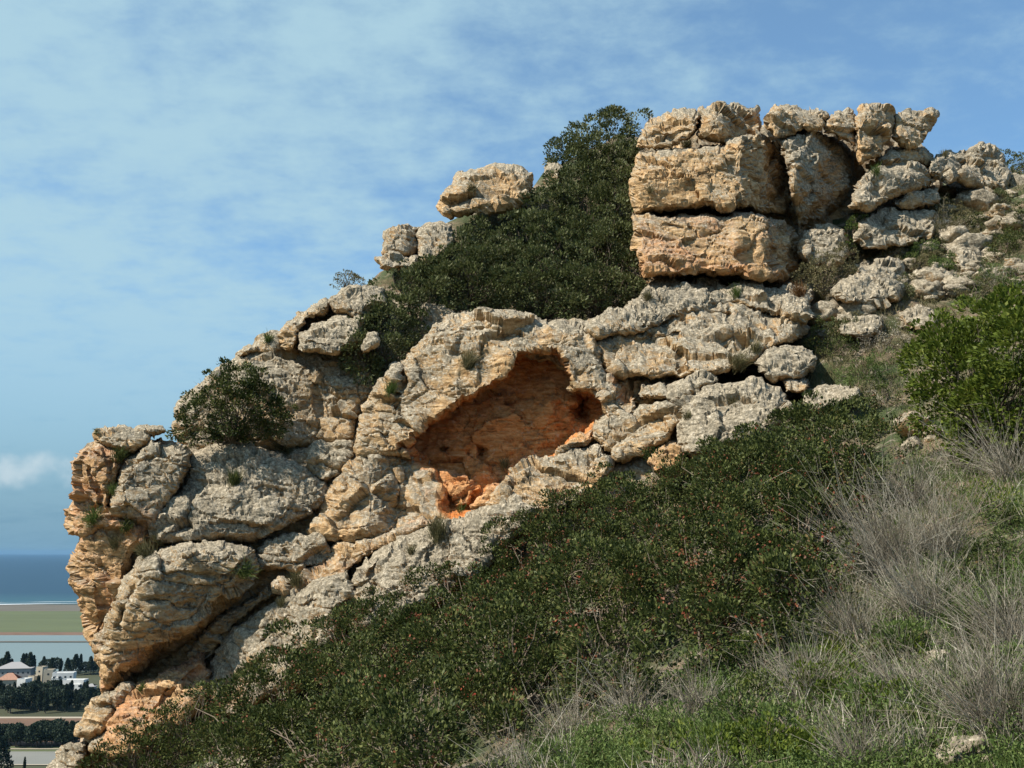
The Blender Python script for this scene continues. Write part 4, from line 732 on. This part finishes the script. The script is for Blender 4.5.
# --- ground cover
def cover(name, region, n, kind):
    reg = np.array(region, float); lo = reg.min(0); hi = reg.max(0); pts = []
    U = rng.uniform(lo[0], hi[0], n * 2); Vv = rng.uniform(lo[1], hi[1], n * 2); sd, _, _ = poly_sd(U, Vv, reg); U = U[sd > 0][:n]; Vv = Vv[sd > 0][:n]
    ts = np.arange(5, 48, 0.25); Tt = np.full(len(U), np.nan); alive = np.ones(len(U), bool)
    for t in ts:
        P_ = P3(U, Vv, np.full(len(U), t)); b = (P_[:, 2] < gz(P_)) & alive; Tt[b] = t; alive &= ~b
    ok = ~np.isnan(Tt); P_ = P3(U[ok], Vv[ok], Tt[ok]); P_[:, 2] = gz(P_); return P_
near_reg = [(440, 800), (560, 720), (660, 690), (800, 640), (850, 560), (880, 500), (905, 430), (860, 400), (840, 380), (1060, 330), (1420, 250), (1420, 800)]
def blades(P_, h0, h1, w, mat, name, spread=0.35, per=7, lab=None):
    c = np.repeat(P_, per, 0); n = len(c); c = c + rng.normal(size=(n, 3)) * (0.06, 0.06, 0); c[:, 2] = gz(c) - 0.02
    d = unit(rng.normal(size=(n, 3)) * (spread, spread, 0.1) + (-0.1, 0, 1)); l = rng.uniform(h0, h1, n)[:, None]; side = unit(np.cross(d, rdir(n))) * w
    md = c + d * l * 0.55; tp_ = c + d * l + rng.normal(size=(n, 3)) * l * 0.14
    q = np.empty((n, 6, 3)); q[:, 0] = c - side * .5; q[:, 1] = c + side * .5; q[:, 2] = md + side * .4; q[:, 3] = md - side * .4; q[:, 4] = tp_ + side * 0.1; q[:, 5] = tp_ - side * 0.1
    o = np.arange(n)[:, None] * 6; Fq = np.concatenate([o + [0, 1, 2, 3], o + [3, 2, 4, 5]])
    ob = mesh_np(name, q.reshape(-1, 3), Fq, mat, smooth=False, origin=np.zeros(3)); tag(ob, lab, kind='stuff', cat='grass')
P_ = cover('x', near_reg, 17000, 0); msk = vnoise(P_ * 0.9, 77) > -0.15
blades(P_[msk], 0.12, 0.42, 0.009, M_TWIG, 'dry_grass', lab='grey dry grass over the near slope at lower right', per=2)
P_ = cover('x', near_reg, 17000, 0); msk = vnoise(P_ * 0.7, 99) > -0.25
blades(P_[msk], 0.06, 0.26, 0.013, M_HERB, 'green_grass', lab='fresh green grass low on the near slope', per=6, spread=0.6)
P_ = cover('x', near_reg, 17000, 0); msk = fbm(P_ * 1.1, 3, 55) > -0.12; P_ = P_[msk]
m = 16; c = np.repeat(P_, m, 0) + rng.normal(size=(len(P_) * m, 3)) * (0.10, 0.10, 0.07) + (0, 0, 0.10); a = unit(rdir(len(c)) + (0, 0, 0.5)) * 0.04 * rng.uniform(.5, 1.4, (len(c), 1)); b = unit(np.cross(a, rdir(len(c)) * 0.6 + (0, 0, 1))) * 0.016
V, Fq = leaf_quads(c, a, b); tag(mesh_np('ground_cover', V, Fq, M_HERB, smooth=False, origin=np.zeros(3)), 'leafy green herbs carpeting the near slope', 'ground cover', kind='stuff')
up_reg = [(800, 345), (840, 290), (820, 262), (850, 240), (940, 190), (1040, 165), (1400, 120), (1400, 300), (1060, 340), (900, 420), (850, 390), (740, 390), (800, 370)]
P_ = cover('x', up_reg, 6000, 0); msk = vnoise(P_ * 0.5, 11) > -0.2
blades(P_[msk], 0.12, 0.4, 0.013, M_TUFT, 'slope_grass', lab='dry yellowish grass between rocks on the upper right slope', per=9, spread=0.6)
P_ = cover('x', up_reg, 3800, 0); msk = vnoise(P_ * 0.45, 15) > 0.0; P_ = P_[msk]
c = np.repeat(P_, 26, 0) + rng.normal(size=(len(P_) * 26, 3)) * (0.16, 0.16, 0.10) + (0, 0, 0.12); a = unit(rdir(len(c)) + (0, 0, 0.5)) * 0.06; b = unit(np.cross(a, rdir(len(c)) * 0.6 + (0, 0, 1))) * 0.03
V, Fq = leaf_quads(c, a, b); tag(mesh_np('slope_herbs', V, Fq, M_TUFT, smooth=False, origin=np.zeros(3)), 'low olive herbs over the upper right slope', 'ground cover', kind='stuff')

# ------------------------------------------------------------------ coastal plain far below
ZP = -90.0
def yv(v): # distance at which a point of the plain shows at row v
    b = (384 - v) / F; return (CP - b * SP) * (ZP / (SP + b * CP))
def sheet(name, y0, y1, z, mat, x0=-30000, x1=30000, nx=2):
    V = np.array([(x0, y0, z), (x1, y0, z), (x1, y1, z), (x0, y1, z)], float); o = mesh_np(name, V, [[0, 1, 2, 3]], mat, origin=np.zeros(3)); tag(o, kind='structure'); return o
m_plain = plain_mat('plain_earth', (0.065, 0.07, 0.035), 1, 0.01, 0.3); m_field = plain_mat('field_green', (0.105, 0.125, 0.055), 1, 0.02, 0.18, stretch=(.2, 1, 1)); m_brown = plain_mat('field_brown', (0.17, 0.10, 0.065), 1, 0.05, 0.2)
m_dune = plain_mat('dune_scrub', (0.13, 0.115, 0.09), 1, 0.02, 0.3, stretch=(.3, 1, 1)); m_pond = plain_mat('pond_water', (0.17, 0.21, 0.20), 0.35, 0.01, 0.05, spec=0.4); m_grey = plain_mat('field_grey', (0.21, 0.21, 0.19), 0.9, 0.05, 0.12, stretch=(.3, 1, 1))
m_track = plain_mat('track_dust', (0.42, 0.36, 0.28), 1); m_surf = plain_mat('surf_foam', (0.75, 0.78, 0.8), 0.8)
mw, tw, bw = new_mat('sea_water'); g = NT(tw); geo = g.n('ShaderNodeNewGeometry'); mp = g.n('ShaderNodeMapping'); mp.inputs['Scale'].default_value = (0.004, 0.02, 1); g.l(geo.outputs['Position'], mp.inputs[0])
sy = g.n('ShaderNodeSeparateXYZ'); g.l(geo.outputs['Position'], sy.inputs[0])
col = g.mix(g.mr(sy.outputs[1], 1700, 2300), (0.035, 0.10, 0.12), (0.014, 0.045, 0.08)); col = g.mix(g.mr(g.noise(mp.outputs[0], 3, 5), .35, .7, 0, .35), col, (0.016, 0.05, 0.10)); g.l(col, bw.inputs['Base Color']); bw.inputs['Roughness'].default_value = 0.55; bw.inputs['Specular IOR Level'].default_value = 0.12
sheet('plain', -3000, yv(604), ZP - 0.4, m_plain)
sheet('sea', yv(604.2), 40000, ZP, mw, -40000, 40000)
for k, (w, zz_) in enumerate([(1.0, .3), (.6, .25)]):
    xs = np.linspace(-1500, 300, 90); yy = yv(604.0 - 1.5 * k) + 25 * np.sin(xs / 130 + k) + (xs + 850) * 0.10
    hw = (9 + 9 * vnoise(np.stack([xs / 60, xs * 0 + k, xs * 0], -1), 5)) * w * np.interp(xs, [-900, -760], [1, 0.3]); hw = np.maximum(hw, 0.5)
    V = np.concatenate([np.stack([xs, yy - hw, xs * 0 + ZP + zz_], -1), np.stack([xs, yy + hw, xs * 0 + ZP + zz_], -1)]); i = np.arange(89); tag(mesh_np('surf', V, np.stack([i, i + 1, i + 91, i + 90], -1), m_surf, origin=np.zeros(3)), kind='structure')
sheet('dune_strip', yv(611), yv(604.6), ZP - 0.2, m_dune); sheet('field', yv(632), yv(611), ZP - 0.2, m_field); sheet('embankment', yv(635), yv(632), ZP - 0.2, m_brown)
sheet('fish_pond', yv(671), yv(635), ZP - 0.2, m_pond); sheet('pond_dyke', yv(642.3), yv(641.3), ZP + 0.3, m_dune)
sheet('road', yv(718), yv(716.5), ZP - 0.1, m_track); sheet('ploughed_field', yv(745), yv(718), ZP - 0.2, m_brown); sheet('grass_strip', yv(751), yv(746), ZP - 0.2, m_field); sheet('track', yv(749), yv(748.2), ZP - 0.05, m_track); sheet('pale_field', yv(764), yv(751), ZP - 0.2, m_grey); sheet('verge', yv(764.8), yv(764), ZP - 0.05, m_track)
# trees of the plain
def far_proto(kind):
    Hh = {'cypress': 12, 'pine': 12, 'round': 8}[kind]; e = empty({'cypress': 'cypress_tree', 'pine': 'pine_tree', 'round': 'broadleaf_tree'}[kind], (0, 0, 0))
    n = 1500; f = rng.random(n) ** 0.8
    if kind == 'cypress': rad = 1.5 * np.sin(np.pi * np.clip(f * .9 + .08, 0, 1)) ** .7 * (1 - f * .55)
    elif kind == 'pine': rad = 3.3 * (1 - f) ** .7 * (0.6 + .4 * np.sin(f * 25) ** 2) + .3
    else: rad = 3.6 * np.sqrt(np.clip(1 - (2 * f - 1) ** 2, 0, 1))
    an = rng.random(n) * 6.283; q = rad * (0.75 + .35 * rng.random(n)); z0 = Hh * (.1 if kind != 'round' else .25); c = np.stack([q * np.cos(an), q * np.sin(an), z0 + f * (Hh - z0)], -1) + rng.normal(size=(n, 3)) * .15
    a = unit(rdir(n) + (0, 0, .4)) * 0.75; b = unit(np.cross(a, rdir(n))) * 0.55; V, Fq = leaf_quads(c, a, b); mesh_np('crown', V, Fq, M_FAR, e, smooth=False)
    V, Fq = tubes([np.array([(0, 0, -.5), (0, 0, Hh * .4), (0.1, 0, Hh * .85)], float)], [np.array([.28, .18, .05])], 6); mesh_np('trunk', V, Fq, M_BARK, e); return e
FP = {k: far_proto(k) for k in ('cypress', 'pine', 'round')}; FU = set()
def far_tree(kind, u, vb, sc, label, group):
    src = FP[kind]; y = yv(vb); x = (u - 512) / F * (y * CP + ZP * SP)
    if kind in FU:
        o = src.copy(); COL.objects.link(o)
        for ch in src.children: c2 = ch.copy(); COL.objects.link(c2); c2.parent = o
    else: o = src; FU.add(kind)
    o.location = (x, y, ZP - .2); o.scale = (sc * rng.uniform(.9, 1.2), sc * rng.uniform(.9, 1.2), sc * rng.uniform(.85, 1.12)); o.rotation_euler = (0, 0, rng.uniform(0, 6)); tag(o, label, 'tree', group)
for u, k, s in [(3, 'round', 1.2), (6, 'pine', 1.1), (11, 'cypress', .9), (22, 'cypress', 1.2), (25, 'cypress', 1.0), (29, 'pine', 1.1), (33, 'cypress', .9), (43, 'cypress', .9), (46, 'round', 1.2), (51, 'pine', .95), (55, 'round', 1.2), (60, 'cypress', .85), (67, 'pine', .8), (71, 'round', 1.1), (75, 'pine', 1.1), (80, 'cypress', .9), (85, 'round', .9), (90, 'pine', .95), (94, 'round', 1.1), (98, 'pine', 1.0), (103, 'round', 1)]:
    far_tree(k, u, 673 + rng.uniform(-1, 2), s * 1.1, {'round': 'rounded', 'pine': 'pointed', 'cypress': 'narrow'}[k] + ' dark distant tree in the row behind the white houses', 'trees in the row behind the houses')
for u in np.arange(-4, 112, 2.9):
    k = ['round', 'pine', 'round', 'cypress'][rng.integers(4)]
    far_tree(k, u + rng.uniform(-1, 1), rng.uniform(700, 713), (1.12 if u < 70 else 0.85) * rng.uniform(.85, 1.1) * (1.3 if k == 'round' else 1), {'round': 'rounded', 'pine': 'pointed', 'cypress': 'narrow'}[k] + ' dark tree in the belt in front of the white houses', 'trees in the belt before the houses')
for u in np.arange(-4, 84, 5.0):
    k = ['round', 'pine', 'round'][rng.integers(3)]
    far_tree(k, u + rng.uniform(-1, 1), rng.uniform(742, 747), rng.uniform(.8, 1.05) * (1.25 if k == 'round' else 1), {'round': 'rounded', 'pine': 'pointed'}[k] + ' dark tree in the nearer belt below the brown field', 'trees in the belt below the brown field')
far_tree('pine', 0, 778, 1.35, 'dark tree cut by the left edge at the bottom', None); far_tree('cypress', 24, 772, .45, 'small dark cypress alone in the pale field', None)
# houses
m_wh = plain_mat('plaster_white', (0.72, 0.72, 0.70), .8, .6, .12); m_cr = plain_mat('plaster_cream', (0.50, 0.44, 0.34), .85); m_rf = plain_mat('tile_salmon', (0.40, 0.22, 0.15), .8, .8, .2); m_gr = plain_mat('roof_grey', (0.34, 0.33, 0.33), .7); m_wi = plain_mat('window_dark', (0.03, 0.04, 0.05), .2)
def boxes(bx):
    Vs = []; Fs = []; o = 0
    for x0, x1, y0, y1, z0, z1 in bx:
        Vs += [(x0, y0, z0), (x1, y0, z0), (x1, y1, z0), (x0, y1, z0), (x0, y0, z1), (x1, y0, z1), (x1, y1, z1), (x0, y1, z1)]; Fs += [[a + o for a in f] for f in ([0, 3, 2, 1], [4, 5, 6, 7], [0, 1, 5, 4], [1, 2, 6, 5], [2, 3, 7, 6], [3, 0, 4, 7])]; o += 8
    return np.array(Vs, float), np.array(Fs)
def house(label, u0, u1, vb, vt, roof, wall, dep=9, storeys=1, extra=()):
    y = yv(vb); k = (y * CP + ZP * SP) / F; x0 = (u0 - 512) * k; x1 = (u1 - 512) * k; H = (vb - vt) * k; W = x1 - x0
    e = empty('house', ((x0 + x1) / 2, y, ZP - .2)); tag(e, label, 'house', 'houses on the plain'); e.rotation_euler = (0, 0, R(rng.uniform(-14, 14)))
    hw = W / 2; zr = H * (.6 if roof == 'gable' else 1)
    V, Fq = boxes([(-hw, hw, 0, dep, 0, zr)] + [(a * W - hw, b_ * W - hw, -c, 0.0 - .01, 0, d * H) for a, b_, c, d in extra]); mesh_np('wall', V, Fq, wall, e, smooth=False)
    if roof == 'gable':
        o_ = .6; V = np.array([(-hw - o_, -o_, zr + .02), (hw + o_, -o_, zr + .02), (hw + o_, dep + o_, zr + .02), (-hw - o_, dep + o_, zr + .02), (-hw * .25, dep / 2, H), (hw * .25, dep / 2, H)], float)
        mesh_np('roof', V, [[0, 1, 5, 4], [2, 3, 4, 5], [1, 2, 5, 5], [3, 0, 4, 4], [0, 3, 2, 1]], m_rf if wall is not m_gr else m_gr, e, smooth=False)
    else:
        V, Fq = boxes([(-hw, hw, 0, .25, zr + .003, zr + .7), (-hw, hw, dep - .25, dep, zr + .003, zr + .7), (-hw, -hw + .25, .26, dep - .26, zr + .003, zr + .7), (hw - .25, hw, .26, dep - .26, zr + .003, zr + .7)]); mesh_np('parapet', V, Fq, wall, e, smooth=False)
    nwin = max(1, int(W / 3.2))
    for s_ in range(storeys):
        for i in range(nwin):
            xc = -hw + (i + .5) * W / nwin; zc = (s_ + .5) * zr / storeys
            V, Fq = boxes([(xc - .6, xc + .6, -.06 - (max([c for a, b_, c, d in extra if a * W - hw - .7 < xc < b_ * W - hw + .7] or [0])), .05, zc - .6, zc + .6)]); mesh_np('window', V, Fq, m_wi, e, smooth=False)
for u, vb, k in [(8, 691, 'round'), (14, 692, 'pine'), (33, 688, 'round'), (38, 690, 'round'), (48, 689, 'pine'), (56, 692, 'round'), (84, 690, 'pine'), (66, 693, 'round')]:
    far_tree(k, u, vb, .5, 'small garden tree standing between the village houses', 'garden trees among the houses')
for a in [('grey roofed long house with a gable, leftmost and farthest', -4, 29, 677, 663, 'gable', m_gr, 14, 1), ('salmon roofed low house at the left edge', -3, 17, 689, 674, 'gable', m_cr, 10, 1), ('small white house right of the salmon roof', 16, 25, 689, 680, 'flat', m_wh, 8, 1),
          ('narrow cream tower house in the middle of the village', 35, 42, 682, 668, 'flat', m_cr, 6, 2), ('tan boxy house beside the narrow cream tower', 43, 52, 684, 671, 'flat', m_cr, 8, 2), ('tall white house with stepped front', 52, 72, 686, 674, 'flat', m_wh, 9, 2, ((0, .35, 2, .75),)),
          ('broad white villa at the front right of the village', 60, 83, 690, 681, 'flat', m_wh, 8, 1, ((.5, .9, 2, .7),)), ('little grey roofed hut right of the white villa', 86, 94, 690, 684, 'gable', m_gr, 6, 1), ('cream house between the cypress and the tower', 27, 34, 684, 677, 'flat', m_cr, 7, 1)]:
    house(*a)

# ------------------------------------------------------------------ sea air
def haze(x0, x1, y0, y1, z0, z1, dens):
    V, Fq = boxes([(x0, x1, y0, y1, z0, z1)]); m = bpy.data.materials.new('sea_air'); m.use_nodes = True; t = m.node_tree; t.nodes.clear()
    o_ = t.nodes.new('ShaderNodeOutputMaterial'); pv = t.nodes.new('ShaderNodeVolumePrincipled'); pv.inputs['Color'].default_value = (0.22, 0.42, 0.66, 1); pv.inputs['Density'].default_value = dens
    t.links.new(pv.outputs[0], o_.inputs['Volume']); h = mesh_np('haze', V, Fq, m, smooth=False, origin=np.zeros(3)); tag(h, kind='stuff')
haze(-41000, 41000, -3100, 41000, ZP - 1.6, 45, 0.00003)
